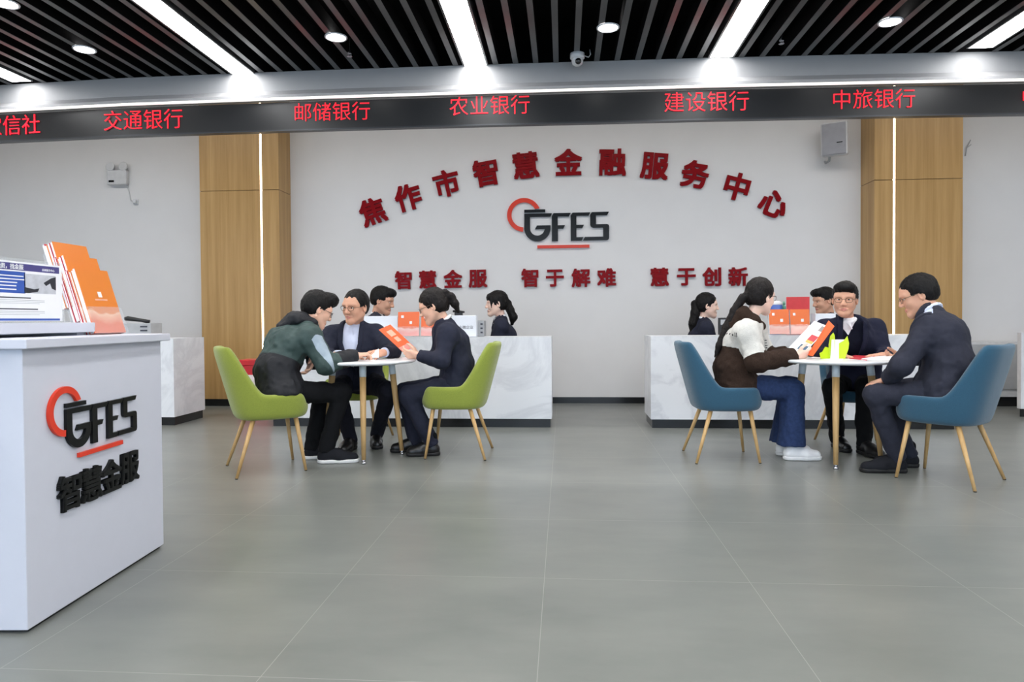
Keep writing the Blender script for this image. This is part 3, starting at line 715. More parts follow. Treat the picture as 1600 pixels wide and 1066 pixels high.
# blue and white cup / green bottle behind the brochures
p = on_counter(1212, YC + 0.42); t = thing('paper_cup', 'blue and white paper cup behind the left orange brochure on the right counter', 'cup', p)
bm = bmesh.new(); lathe(bm, [(0, 0), (0.05, 0), (0.062, 0.29), (0, 0.29)], 20); bm_obj('cup', bm, M('cup_blue', (58, 96, 176), 0.4), t, True)
bm = bmesh.new(); lathe(bm, [(0, 0.291), (0.06, 0.291), (0.055, 0.318), (0.035, 0.33), (0, 0.332)], 20); bm_obj('lid', bm, m_paper, t, True)
p = on_counter(1225, YC + 0.45); t = thing('green_bottle', 'slim green bottle beside the blue cup on the right counter', 'bottle', p)
bm = bmesh.new(); lathe(bm, [(0, 0), (0.022, 0), (0.022, 0.27), (0.012, 0.29), (0, 0.29)], 16); bm_obj('body', bm, M('bottle_green', (96, 150, 130), 0.3), t, True)
bm = bmesh.new(); lathe(bm, [(0, 0.29), (0.011, 0.29), (0.011, 0.325), (0, 0.325)], 14); bm_obj('cap', bm, M('bottle_green', (96, 150, 130), 0.3), t, True)
def desk_phone(lab, p, w, h, hand=True, face=0):
    t = thing('desk_phone', lab, 'phone', p, 0, 'grey desk phones on the counters')
    boxo('base', (-w, 0, 0), (w, 0.2, h), m_grey, t, 0.006)
    bm = bmesh.new()
    for k in range(3): box(bm, (w * 0.25, -0.004, h * (0.2 + 0.26 * k)), (w * 0.75, 0.0, h * (0.3 + 0.26 * k)))
    bm_obj('slot', bm, m_inkd, t)
    if hand:
        bm = bmesh.new(); tube(bm, [(-w * 1.1, 0.06, h + 0.045), (-w * 0.9, 0.06, h + 0.05), (0, 0.08, h + 0.03), (w * 0.5, 0.1, h + 0.012)], [0.02, 0.026, 0.018, 0.022], 10); bm_obj('handset', bm, m_black, t, True)
    return t
p = aty(749, 520, YC + 0.25); desk_phone('small grey desk phone beside the white sign, near the female clerk at left', V(p[0], YC + 0.25, ZCO), 0.045, 0.16, False)
p = aty(214, 520, YC + 0.25); desk_phone('grey desk phone with a black handset on the counter behind the white front desk', V(p[0], YC + 0.25, ZCO), 0.15, 0.155)
p = on_counter(717, YC + 0.4); t = thing('phone_handset', 'black handset lying on top of a stand behind the reading woman', 'phone', p)
bm = bmesh.new(); tube(bm, [(-0.06, 0, 0.255), (0, 0, 0.25), (0.06, 0, 0.245)], [0.012, 0.016, 0.008], 10); bm_obj('handset', bm, m_black, t, True)
boxo('stand', (-0.04, -0.03, 0), (0.04, 0.03, 0.24), m_black, t, 0.004)
p = on_counter(1129, YC + 0.42); t = thing('card_reader', 'dark card reader on the counter in front of the female clerk with long hair', 'card reader', p)
boxo('body', (-0.035, -0.03, 0), (0.035, 0.05, 0.17), m_black, t, 0.008); boxo('screen', (-0.025, -0.0325, 0.1), (0.025, -0.0295, 0.15), m_grey, t)

# ================================================================ front desk
XD = -1.773
y0, y1 = 2.115, 2.985
desk = thing('front_desk', 'white front desk at lower left with a black and red logo on its face', 'desk', (XD, y0, 0))
ln = y1 - y0; rotd = Matrix.Rotation(0.066, 4, 'Z')
def dm(o): o.data.transform(rotd); return o
m_desk = M('desk_white', (198, 200, 210), 0.4, 0.5, var=0.01)
dm(boxo('body', (-0.9, 0, 0.012), (0, ln, 0.945), m_desk, desk, 0.003))
dm(boxo('worktop', (-0.93, -0.03, 0.945), (0.035, ln + 0.02, 0.978), m_desk, desk, 0.004))
dm(boxo('plinth', (-0.88, 0.02, 0), (-0.012, ln - 0.015, 0.012), m_kick, desk))
# logo and characters on the desk face (world x = XD + small)
a = atx(65, 640, XD - 0.025); b = atx(216, 640, XD - 0.025); zc_ = atx(140, 655, XD - 0.025)[2]
sc = (b[1] - a[1]) / 1328 * 1.0
lg = bpy.data.objects.new('logo', None); COL.objects.link(lg); lg.parent = desk
mtx = rotd @ Matrix.Translation((0.0, (a[1] + b[1]) / 2 - y0, zc_)) @ Matrix.Rotation(math.pi / 2, 4, 'Z')
logo(lg, mtx, sc, 776, 420, 0.012)
for ch, (px, py) in zip('智慧金服', [(101, 769), (139, 756), (173, 743), (204.5, 730)]):
    q = atx(px, py, XD - 0.025); me = text_mesh(ch, 0.135, 0.006, 0.0, 1.0, 0.003)
    me.transform(rotd @ Matrix.Translation((0.007, q[1] - y0, q[2])) @ frame(V(0, 0, 0), V(0, 1, 0), u0)); link('character', me, m_blk_l, desk)
ZD = 0.978
# raised shelf
shelf = thing('desk_shelf', 'raised white shelf board standing on the front desk under the poster', 'shelf', (-1.96, 1.8, ZD))
boxo('board', (-0.42, -0.05, 0.012), (0.0, 0.93, 0.052), m_desk, shelf, 0.003)
for yy in (0.0, 0.86): boxo('foot', (-0.38, yy, 0), (-0.03, yy + 0.04, 0.012), m_desk, shelf)
# poster in an acrylic stand
PX = -2.02; ZP = ZD + 0.053
a = atx(97, 460, PX); pw = 0.43; ztop = atx(95, 416, PX)[2] - ZP
post = thing('poster_stand', 'white and blue printed poster in a clear stand on the front desk shelf', 'poster', (PX, a[1] - pw / 2, ZP))
hw = pw / 2
boxo('panel', (-0.006, -hw - 0.012, 0.0), (-0.002, hw + 0.012, ztop + 0.012), M('clear_acrylic', (225, 232, 236), 0.08, 0.5, alpha=0.13, var=0), post)
boxo('foot', (-0.05, -hw - 0.012, 0.0), (0.03, hw + 0.012, 0.004), M('clear_acrylic', (225, 232, 236), 0.08, 0.5, alpha=0.13, var=0), post)
boxo('sheet', (-0.002, -hw, 0.006), (0, hw, ztop), m_paper, post)
def pr(name, u0_, u1_, v0_, v1_, mat, th=0.0006):   # u along the width from left, v from the top
    H_ = ztop - 0.006
    return boxo(name, (0.0, -hw + pw * u0_, ztop - H_ * v1_), (th, -hw + pw * u1_, ztop - H_ * v0_), mat, post)
m_pur = M('poster_purple', (74, 70, 128), 0.4); m_blu = M('poster_blue', (52, 88, 172), 0.4)
pr('header', 0.05, 0.965, 0.03, 0.145, m_pur); pr('picture', 0.55, 0.92, 0.19, 0.52, M('poster_photo', (190, 192, 198), 0.5, var=0.12, scale=30)); pr('panel_print', 0.06, 0.56, 0.17, 0.53, m_blu)
pr('footer', 0.05, 0.965, 0.955, 0.99, m_blu)
def ptext(s, u, v, size, mat, sp=1.0):
    H_ = ztop - 0.006; me = text_mesh(s, size, 0.0003, 0.0, 1.0, 0.0003 if size > 0.015 else 0.0)
    me.transform(Matrix.Translation((0.001, -hw + pw * u, ztop - H_ * v)) @ frame(V(0, 0, 0), V(0, 1, 0), u0)); link('text', me, mat, post)
ptext('要融资，找金服', 0.37, 0.088, 0.021, m_paper); ptext('金融服务中心', 0.83, 0.10, 0.011, m_paper)
for i, v in enumerate((0.235, 0.29, 0.345, 0.40, 0.46)): pr('line', 0.14 if i else 0.18, (0.54, 0.55, 0.47, 0.46, 0.46)[i], v, v + 0.018, m_paper, 0.0009)
m_sleeve = M('poster_sleeve', (40, 42, 50), 0.5)
bm = bmesh.new()
H_ = ztop - 0.006; PT = lambda u, v: (-(-hw + pw * u), ztop - H_ * v)
def poly_on(pts):
    bm2 = bm; a_ = [bm2.verts.new((0.0008, -hw + pw * u, ztop - H_ * v)) for u, v in pts]; b_ = [bm2.verts.new((0.0012, -hw + pw * u, ztop - H_ * v)) for u, v in pts]
    bm2.faces.new(a_); bm2.faces.new(b_)
    for i in range(len(pts)): bm2.faces.new((a_[i], a_[(i + 1) % len(pts)], b_[(i + 1) % len(pts)], b_[i]))
poly_on([(0.55, 0.42), (0.66, 0.45), (0.72, 0.43), (0.70, 0.49), (0.60, 0.52), (0.55, 0.52)]); poly_on([(0.77, 0.33), (0.86, 0.24), (0.92, 0.21), (0.92, 0.45), (0.87, 0.42), (0.85, 0.33), (0.80, 0.38)])
bm_obj('sleeve_print', bm, m_sleeve, post)
for v, mt_, ln_ in ((0.65, M('icon_blue', (60, 136, 196), 0.4), 0.62), (0.84, M('icon_grey', (90, 80, 86), 0.4), 0.7)):
    bm = bmesh.new(); lathe(bm, [(0, 0), (0.024, 0), (0.024, 0.0008), (0, 0.0008)], 24, Matrix.Translation((0.0, -hw + pw * 0.135, ztop - H_ * v)) @ Matrix.Rotation(math.pi / 2, 4, 'Y')); bm_obj('icon', bm, mt_, post)
    pr('icon_mark', 0.12, 0.15, v - 0.025, v + 0.025, m_paper, 0.0012)
    pr('line', 0.22, ln_, v - 0.055, v - 0.035, m_inkd); pr('line', 0.24, 0.78, v - 0.01, v - 0.002, m_grey); pr('line', 0.24, 0.78, v + 0.018, v + 0.024, m_grey); pr('line', 0.24, 0.72, v + 0.045, v + 0.051, m_grey)
# three tier rack of brochures
rk = at(175, 523, 2.97); fr = camdir(1, -.06); yaw = math.atan2(fr[1], fr[0]) + math.pi / 2
rack = thing('brochure_rack', 'clear three tier rack leaning back on the front desk beside the poster', 'rack', (rk[0], rk[1], ZD), yaw)
m_ac = M('clear_acrylic', (225, 232, 236), 0.08, 0.5, alpha=0.13, var=0)
tiers = []
hw2 = 0.105
LEAN = Matrix.Rotation(math.radians(-17), 4, 'X')
for k in range(3):
    tiers.append(Matrix.Translation((0, 0.05 * k, 0.056 * k + 0.004)) @ LEAN)
    boxo('back_plate', (-hw2 - 0.006, 0.050, 0.0), (hw2 + 0.006, 0.053, 0.25), m_ac, rack, 0, tiers[-1])
    boxo('front_plate', (-hw2 - 0.006, -0.006, 0.0), (hw2 + 0.006, -0.003, 0.12), m_ac, rack, 0, tiers[-1])
boxo('foot', (-hw2 - 0.006, -0.01, 0.0), (hw2 + 0.006, 0.22, 0.004), m_ac, rack)
m_cover = brochure_mat('amber_brochure', (224, 128, 44), (226, 110, 60), (236, 186, 150), 0.30)
tl = ['front', 'middle', 'rear']
for k in range(3):
    for j in range(4):
        lab = f'{("orange", "white edged red", "orange", "red spined")[j]} brochure, {("foremost", "second", "third", "last")[j]} in the {tl[k]} tier of the rack on the front desk'
        s = thing('brochure', lab, 'brochure', (rk[0], rk[1], ZD), yaw, 'brochures in the front desk rack')
        y_ = 0.001 + j * 0.0118; h_ = 0.292 - 0.004 * ((j * 7 + k * 3) % 3); dx = 0.003 * ((j * 5 + k) % 3 - 1)
        cover = m_cover if j in (0, 2) else m_red_card
        boxo('cover', (-hw2 + dx, y_, 0.004), (hw2 + dx, y_ + 0.0025, h_), cover, s, 0, tiers[k])
        boxo('pages', (-hw2 + dx + 0.001, y_ + 0.0027, 0.006), (hw2 + dx - 0.002, y_ + 0.0112, h_ - 0.003), m_paper, s, 0, tiers[k])
        if j == 0:
            boxo('emblem', (-0.012, y_ - 0.001, 0.165), (0.012, y_ - 0.0002, 0.19), m_paper, s, 0, tiers[k])
            boxo('print', (-0.04, y_ - 0.001, 0.150), (0.04, y_ - 0.0002, 0.157), M('pale_print', (240, 176, 150), 0.5), s, 0, tiers[k])
# ================================================================ people: bodies and clothes grown from distance fields
_rng = np.random.RandomState(3); _LAT = _rng.rand(32, 32, 32).astype(np.float32) * 2 - 1
def vnoise(P):
    i = np.floor(P).astype(np.int32); f = P - i; f = f * f * (3 - 2 * f)
    x0, y0, z0 = i[..., 0] & 31, i[..., 1] & 31, i[..., 2] & 31; x1, y1, z1 = (x0 + 1) & 31, (y0 + 1) & 31, (z0 + 1) & 31
    fx, fy, fz = f[..., 0], f[..., 1], f[..., 2]
    a = _LAT[x0, y0, z0] * (1 - fx) + _LAT[x1, y0, z0] * fx; b = _LAT[x0, y1, z0] * (1 - fx) + _LAT[x1, y1, z0] * fx
    c = _LAT[x0, y0, z1] * (1 - fx) + _LAT[x1, y0, z1] * fx; d = _LAT[x0, y1, z1] * (1 - fx) + _LAT[x1, y1, z1] * fx
    return (a * (1 - fy) + b * fy) * (1 - fz) + (c * (1 - fy) + d * fy) * fz
class Sdf:
    def __init__(s): s.p = []
    def add(s, fn, lo, hi, k=0.0, op='u'): s.p.append((fn, np.asarray(lo, float), np.asarray(hi, float), k, op)); return s
    def cone(s, a, b, ra, rb, k=0.02, lat=None, ratio=1.0, op='u', flat=False, flata=False):
        a = np.asarray(a, float); b = np.asarray(b, float); R = max(ra, rb) * max(ratio, 1)
        if lat is not None:
            l = nrm(lat).astype(np.float32); q = 1 - 1 / ratio; A = a - l * a.dot(l) * q; B = b - l * b.dot(l) * q
        else: A, B = a, b
        def fn(P):
            if lat is not None: P2 = P - (P @ l)[..., None] * l * np.float32(q)
            else: P2 = P
            A_, ab = A.astype(np.float32), (B - A).astype(np.float32)
            t = np.clip(((P2 - A_) @ ab) / max(1e-9, float(ab @ ab)), 0, 1)
            d = np.linalg.norm(P2 - A_ - t[..., None] * ab, axis=-1) - (ra + (rb - ra) * t)
            if flat: d = np.maximum(d, (P - b.astype(np.float32)) @ nrm(b - a).astype(np.float32))
            if flata: d = np.maximum(d, (P - a.astype(np.float32)) @ nrm(a - b).astype(np.float32))
            return d
        return s.add(fn, np.minimum(a, b) - R, np.maximum(a, b) + R, k, op)
    def ball(s, c, r, k=0.02, op='u'): return s.cone(c, np.asarray(c, float) + 1e-5, r, r, k, op=op)
    def ell(s, c, r, ax, k=0.02, op='u'):
        # ax: three axis vectors
        c = np.asarray(c, np.float32); A = np.array(ax, np.float32); r_ = np.asarray(r, np.float32); R = max(r)
        def fn(P):
            q = (P - c) @ A.T; k0 = np.linalg.norm(q / r_, axis=-1); k1 = np.linalg.norm(q / (r_ * r_), axis=-1) + 1e-6
            return k0 * (k0 - 1) / k1
        return s.add(fn, c - R, c + R, k, op)
    def plane(s, p, n, op='x', k=0.0):
        p = np.asarray(p, np.float32); n = nrm(n).astype(np.float32)
        return s.add(lambda P: (P - p) @ n, [-99] * 3, [99] * 3, k, op)   # keeps the side n points away from
    def grid(s, h, amp=0.0, nsc=0.06, seed=0.0):
        add = [q for q in s.p if q[4] == 'u']
        lo = np.min([q[1] for q in add], 0) - 3 * h - amp; hi = np.max([q[2] for q in add], 0) + 3 * h + amp
        n = np.ceil((hi - lo) / h).astype(int) + 1
        ax = [(lo[i] + h * np.arange(n[i])).astype(np.float32) for i in range(3)]
        D = np.full(n, 0.2, np.float32)
        for fn, l, u, k, op in s.p:
            pad = k + 2 * h + 0.005
            i0 = np.maximum(0, np.floor((l - pad - lo) / h).astype(int)) if l[0] > -50 else np.zeros(3, int)
            i1 = np.minimum(n, np.ceil((u + pad - lo) / h).astype(int) + 1) if u[0] < 50 else n
            if np.any(i1 <= i0): continue
            sl = tuple(slice(i0[i], i1[i]) for i in range(3))
            P = np.stack(np.meshgrid(*[ax[i][sl[i]] for i in range(3)], indexing='ij'), -1)
            d = fn(P).astype(np.float32); a = D[sl]
            if op == 'u':
                hh = np.maximum(k - np.abs(a - d), 0) / k if k > 0 else 0
                D[sl] = np.minimum(a, d) - hh * hh * k * 0.25
            else:
                if op == 's': d = -d
                hh = np.maximum(k - np.abs(a - d), 0) / k if k > 0 else 0
                D[sl] = np.maximum(a, d) + hh * hh * k * 0.25
        if amp > 0:
            P = np.stack(np.meshgrid(*ax, indexing='ij'), -1) + np.float32(seed)
            D += np.float32(amp) * (vnoise(P * np.float32(1 / nsc) * np.array([1.6, 1.6, 0.8], np.float32)) + 0.5 * vnoise(P * np.float32(2.3 / nsc)))
        return D, lo, ax
def nets(d, lo, h):
    s = d < 0; n = np.array(d.shape)
    c = [s[i:n[0] - 1 + i, j:n[1] - 1 + j, k:n[2] - 1 + k] for i in (0, 1) for j in (0, 1) for k in (0, 1)]
    cnt = np.sum(c, axis=0); act = (cnt > 0) & (cnt < 8)
    idx = -np.ones(act.shape, np.int64); cells = np.argwhere(act); idx[act] = np.arange(len(cells))
    acc = np.zeros((len(cells), 3)); num = np.zeros(len(cells))
    C = [(i, j, k) for i in (0, 1) for j in (0, 1) for k in (0, 1)]
    for a in C:
        for b in C:
            if sum(b) - sum(a) != 1 or sum(abs(x - y) for x, y in zip(a, b)) != 1: continue
            da = d[tuple((cells + a).T)]; db = d[tuple((cells + b).T)]; m_ = (da < 0) != (db < 0)
            t = np.where(m_, da / np.where(m_, da - db, 1), 0)
            acc[m_] += (np.array(a) + t[:, None] * (np.array(b) - np.array(a)))[m_]; num += m_
    verts = lo + h * (cells + acc / np.maximum(num, 1)[:, None])
    F = []
    def quads(s0, s1, off, order):
        m_ = s0 != s1; e = np.argwhere(m_) + off; fl = s1[m_]
        q = np.stack([idx[tuple((e + o).T)] for o in order], 1)
        q[fl] = q[fl][:, ::-1]; F.append(q)
    quads(s[:-1, 1:-1, 1:-1], s[1:, 1:-1, 1:-1], (0, 1, 1), [(0, -1, -1), (0, 0, -1), (0, 0, 0), (0, -1, 0)])
    quads(s[1:-1, :-1, 1:-1], s[1:-1, 1:, 1:-1], (1, 0, 1), [(-1, 0, -1), (-1, 0, 0), (0, 0, 0), (0, 0, -1)])
    quads(s[1:-1, 1:-1, :-1], s[1:-1, 1:-1, 1:], (1, 1, 0), [(-1, -1, 0), (0, -1, 0), (0, 0, 0), (-1, 0, 0)])
    f = np.concatenate(F); f = f[(f >= 0).all(1)]
    return verts, f
def largest(v, f):
    lab = np.arange(len(v))
    while True:
        m_ = lab[f].min(1); new = lab.copy(); np.minimum.at(new, f.ravel(), np.repeat(m_, f.shape[1])); new = new[new]
        if (new == lab).all(): break
        lab = new
    best = np.bincount(lab).argmax(); keep = lab == best; ids = -np.ones(len(v), int); ids[keep] = np.arange(keep.sum())
    return v[keep], ids[f[keep[f].all(1)]]
def qmesh(name, parts, mats, parent, loc, zone=None):
    vs, fs, o = [], [], 0
    for v, f in parts:
        vs.append(v - loc); fs.append(f + o); o += len(v)
    v = np.concatenate(vs); f = np.concatenate(fs)
    me = bpy.data.meshes.new(name); me.vertices.add(len(v)); me.vertices.foreach_set('co', v.astype(np.float32).ravel())
    me.loops.add(f.size); me.loops.foreach_set('vertex_index', f.astype(np.int32).ravel())
    me.polygons.add(len(f)); me.polygons.foreach_set('loop_start', np.arange(0, f.size, 4, dtype=np.int32))
    me.update(calc_edges=True)
    ob = link(name, me, mats, parent, True)
    if zone is not None:
        cen = v[f].mean(1) + loc; me.polygons.foreach_set('material_index', zone(cen).astype(np.int32))
    return ob
def sdf_obj(name, S, h, mats, parent, loc, amp=0.0, nsc=0.06, zone=None):
    D, lo, ax = S.grid(h, amp, nsc, seed=float(loc[0]) * 3 + 7); return qmesh(name, [nets(D, lo, h)], mats, parent, loc, zone)

m_skin = [M('skin_light', (224, 178, 154), 0.5, 0.35, var=0.04, scale=30, sss=0.12), M('skin_tan', (210, 160, 134), 0.5, 0.35, var=0.04, scale=30, sss=0.12), M('skin_pale', (236, 200, 182), 0.5, 0.35, var=0.03, scale=30, sss=0.12)]
m_lip = M('lip', (188, 122, 110), 0.45, var=0.03)
m_hair = M('black_hair', (13, 11, 11), 0.5, 0.2, var=0.3, scale=60, stretch=(1, 1, 0.3), bump=0.5, bscale=180)
m_hairb = M('brown_black_hair', (21, 16, 15), 0.5, 0.2, var=0.3, scale=60, stretch=(1, 1, 0.3), bump=0.5, bscale=180)
m_eye = M('eye_white', (224, 218, 214), 0.3, var=0.0); m_iris = M('dark_iris', (34, 22, 18), 0.2, var=0)
m_glass_f = M('glasses_metal', (96, 84, 70), 0.3, metal=0.8); m_glass_d = M('glasses_dark', (36, 32, 34), 0.3)
m_navy = M('navy_suit', (34, 37, 52), 0.85, 0.25, var=0.10, scale=40, bump=0.2, bscale=300)
m_char = M('charcoal_suit', (43, 45, 57), 0.85, 0.25, var=0.10, scale=40, bump=0.2, bscale=300)
m_ink_b = M('ink_blue_blazer', (22, 25, 46), 0.85, 0.25, var=0.10, scale=40, bump=0.2, bscale=300)
m_knit = M('dark_navy_knit', (18, 20, 34), 0.95, 0.15, var=0.12, scale=60, bump=0.4, bscale=260)
m_trous = M('dark_trousers', (26, 27, 36), 0.9, 0.2, var=0.10, scale=40, bump=0.2, bscale=260)
m_blktr = M('black_trousers', (16, 17, 20), 0.9, 0.2, var=0.10, scale=40, bump=0.2, bscale=260)
m_shirt = M('pale_blue_shirt', (206, 214, 236), 0.75, 0.3, var=0.03, scale=40, bump=0.15, bscale=200)
m_wshirt = M('white_shirt', (232, 232, 236), 0.75, 0.3, var=0.02, scale=40)
m_jgreen = M('bottle_green_shell', (52, 70, 68), 0.6, 0.35, var=0.10, scale=30, bump=0.2, bscale=160)
m_jblack = M('black_shell', (20, 22, 28), 0.65, 0.35, var=0.10, scale=30, bump=0.2, bscale=160)
m_jgrey = M('grey_blue_stripe', (150, 164, 176), 0.6, 0.35, var=0.03)
m_brown = M('brown_fleece', (54, 41, 34), 0.97, 0.15, var=0.18, scale=90, bump=0.6, bscale=220)
m_cream = M('cream_fleece', (206, 204, 198), 0.97, 0.15, var=0.05, scale=90, bump=0.5, bscale=220)
m_denim = M('blue_denim', (40, 55, 90), 0.9, 0.2, var=0.16, scale=50, bump=0.3, bscale=300)
m_shoe = M('black_leather', (20, 20, 22), 0.3, 0.5, var=0.08)
m_sole = M('dark_sole', (14, 14, 15), 0.6); m_wsole = M('white_sole', (226, 226, 226), 0.5, var=0.02); m_wshoe = M('white_leather', (232, 232, 234), 0.45, var=0.02)
m_felt = M('dark_suede', (30, 31, 36), 0.9, 0.2)

def head_axes(f, u):
    f = nrm(f); l = nrm(np.cross(u, f)); u = np.cross(f, l); return f, l, u
def head_prims(S, W_, ax, s, smile=0.0):
    f, l, u = ax; A = (f, l, u); E = lambda c, r, k=0.02, op='u': S.ell(W_(*c), [x * s for x in r], A, k * s, op); C = lambda a, b, ra, rb, k=0.012: S.cone(W_(*a), W_(*b), ra * s, rb * s, k * s)
    E((-0.014, 0, 0.036), (0.096, 0.075, 0.086)); E((0.028, 0, -0.030), (0.060, 0.064, 0.084), 0.03); E((0.035, 0, 0.03), (0.052, 0.06, 0.055), 0.03)
    for y in (-1, 1):
        C((-0.012, y * 0.051, -0.05), (0.06, y * 0.02, -0.098), 0.020, 0.016, 0.025)
        E((0.058, y * 0.034, -0.028), (0.026, 0.026, 0.026), 0.02)
        C((0.083, y * 0.014, 0.024), (0.070, y * 0.05, 0.024), 0.009, 0.008, 0.02)
        E((-0.012, y * 0.078, -0.006), (0.019, 0.009, 0.033), 0.008); E((-0.004, y * 0.082, -0.004), (0.010, 0.006, 0.018), 0.005, 's')
        E((0.096, y * 0.031, 0.004), (0.014, 0.018, 0.010), 0.016, 's')
    C((0.074, 0, -0.098), (0.072, 0, -0.104), 0.022, 0.02, 0.025)
    C((0.086, 0, 0.018), (0.106, 0, -0.026), 0.009, 0.013, 0.012); E((0.101, 0.012, -0.031), (0.011, 0.009, 0.008), 0.008); E((0.101, -0.012, -0.031), (0.011, 0.009, 0.008), 0.008)
    for z, r in ((-0.061, 0.0055), (-0.070, 0.0062)):
        for y in (-1, 1): C((0.0905, 0, z), (0.081, y * 0.024, -0.0645 + smile), r * 0.85, r * 0.45, 0.010)
    S.cone(W_(0.0965, -0.018, -0.0655 + smile * 0.6), W_(0.0970, 0, -0.0655), 0.0022 * s, 0.0024 * s, 0.004 * s, op='s'); S.cone(W_(0.0970, 0, -0.0655), W_(0.0965, 0.018, -0.0655 + smile * 0.6), 0.0024 * s, 0.0022 * s, 0.004 * s, op='s')
def eyes(parent, W_, ax, s, loc, closed=0.0):
    f, l, u = ax
    for y in (-1, 1):
        S = Sdf(); S.ell(W_(0.0755, y * 0.031, 0.003), [0.010 * s, 0.0145 * s, 0.0048 * s], ax, 0)
        pc = W_(0.0845, y * 0.031 + 0.0, 0.003)
        sdf_obj('eye', S, 0.0016, [m_eye, m_iris], parent, loc, zone=lambda P, pc=pc: np.linalg.norm(P - pc, axis=1) < 0.0068 * s)
        S = Sdf(); S.cone(W_(0.089, y * 0.014, 0.0255), W_(0.084, y * 0.035, 0.030), 0.0032 * s, 0.0034 * s, 0.004); S.cone(W_(0.084, y * 0.035, 0.030), W_(0.072, y * 0.052, 0.025), 0.0034 * s, 0.002 * s, 0.004)
        sdf_obj('eyebrow', S, 0.002, m_hair, parent, loc)
def glasses(parent, W_, loc, mat, s=1.0, r=0.0017):
    bm = bmesh.new()
    for y in (-1, 1):
        pts = [W_(0.101 - 0.010 * abs(math.cos(a)) * (0.3 + 0.7 * (math.cos(a) > 0)), y * (0.034 + 0.023 * math.copysign(abs(math.cos(a)) ** 0.75, math.cos(a))), 0.001 + 0.0165 * math.copysign(abs(math.sin(a)) ** 0.75, math.sin(a))) - loc for a in np.linspace(0, 2 * math.pi, 24, endpoint=False)]
        tube(bm, pts, r * s, 6, closed=True)
        tube(bm, [W_(0.092, y * 0.058, 0.006) - loc, W_(0.07, y * 0.074, 0.008) - loc, W_(-0.005, y * 0.081, 0.01) - loc, W_(-0.025, y * 0.080, -0.01) - loc], r * s, 6)
    tube(bm, [W_(0.102, -0.011, 0.004) - loc, W_(0.107, 0, 0.008) - loc, W_(0.102, 0.011, 0.004) - loc], r * s, 6)
    bm_obj('glasses', bm, mat, parent, True)
def hand_prims(S, w, d, n, side, curl=(0.35, 0.45, 0.35), s=1.0, spread=0.07, thumb=1.0):
    d = nrm(d); n = nrm(n - d * np.dot(n, d)); t = np.cross(d, n) if side == 'r' else np.cross(n, d)
    P = lambda a, b, c=0.0: w + (d * a + t * b + n * c) * s
    S.cone(w - d * 0.035 * s, P(0.012, 0), 0.028 * s, 0.026 * s, 0.015)
    offs = (0.031, 0.0105, -0.0105, -0.030); L = (0.072, 0.080, 0.075, 0.060); base = (0.090, 0.094, 0.089, 0.080)
    for i in range(4):
        S.cone(P(0.008, offs[i] * 0.55), P(base[i], offs[i]), 0.0155 * s, 0.0115 * s, 0.012)
        p = P(base[i], offs[i]); ang = 0.0; fd = nrm(d + t * spread * (1.5 - i)); 
        for j, fr_ in enumerate((0.46, 0.31, 0.23)):
            ang += curl[j] * (1 + 0.12 * (i - 1)); dd = fd * math.cos(ang) + n * math.sin(ang); q = p + dd * L[i] * fr_ * s
            S.cone(p, q, (0.0093 - 0.0008 * j) * s, (0.0085 - 0.0008 * j) * s, 0.003); p = q
    p = P(0.022, 0.022, 0.006); dirs = (nrm(d * 0.62 + t * 0.7 * thumb + n * 0.30), nrm(d * 0.85 + t * 0.38 * thumb + n * 0.35), nrm(d * 0.95 + t * 0.15 * thumb + n * 0.35))
    for dd, Ln, r0, r1 in zip(dirs, (0.044, 0.033, 0.026), (0.0145, 0.0115, 0.010), (0.0115, 0.010, 0.008)):
        q = p + dd * Ln * s; S.cone(p, q, r0 * s, r1 * s, 0.006); p = q
    S.cone(P(0.02, 0.012), P(0.055, 0.03), 0.014 * s, 0.011 * s, 0.012)

def man_hair(W_, ax, s, full=1.0, fringe=0.0, quiff=0.0):
    f, l, u = ax; H = Sdf(); E = lambda c, r, k=0.015, op='u': H.ell(W_(*c), [x * s for x in r], ax, k * s, op)
    E((-0.020, 0, 0.041), (0.104 * full, 0.084 * full, 0.092 * full)); E((-0.03, 0, -0.005), (0.086, 0.078, 0.075), 0.03)
    if fringe: E((0.055, 0, 0.088), (0.055, 0.07, 0.042), 0.02)
    if quiff: E((0.055, 0, 0.118), (0.05, 0.062, 0.03), 0.03)
    E((0.098, 0, -0.028), (0.072, 0.10, 0.092 - 0.02 * fringe), 0.008, 's')
    for y in (-1, 1): E((0.012, y * 0.088, -0.034), (0.040, 0.034, 0.046), 0.008, 's')
    E((-0.02, 0, -0.125), (0.16, 0.14, 0.072), 0.010, 's')
    return H
def woman_hair(W_, ax, s, bangs=False, tail=None, clip=None):
    H = Sdf(); E = lambda c, r, k=0.015, op='u': H.ell(W_(*c), [x * s for x in r], ax, k * s, op)
    E((-0.016, 0, 0.040), (0.106, 0.085, 0.098)); E((-0.035, 0, -0.015), (0.080, 0.076, 0.075), 0.03)
    E((0.100, 0, -0.032), (0.070, 0.10, 0.100), 0.008, 's')
    for y in (-1, 1): E((0.012, y * 0.092, -0.040), (0.036, 0.030, 0.046), 0.008, 's')
    E((-0.02, 0, -0.135), (0.16, 0.14, 0.075), 0.012, 's')
    if bangs:
        E((0.066, 0, 0.062), (0.034, 0.066, 0.046), 0.015)
        for y in (-1, 1): H.cone(W_(0.062, y * 0.06, 0.06), W_(0.058, y * 0.068, -0.035), 0.012 * s, 0.005 * s, 0.01)
    if tail:
        pts, rad = tail; lat = ax[1]
        for a, b, ra, rb in zip(pts[:-1], pts[1:], rad[:-1], rad[1:]): H.cone(a, b, ra, rb, 0.015)
    return H

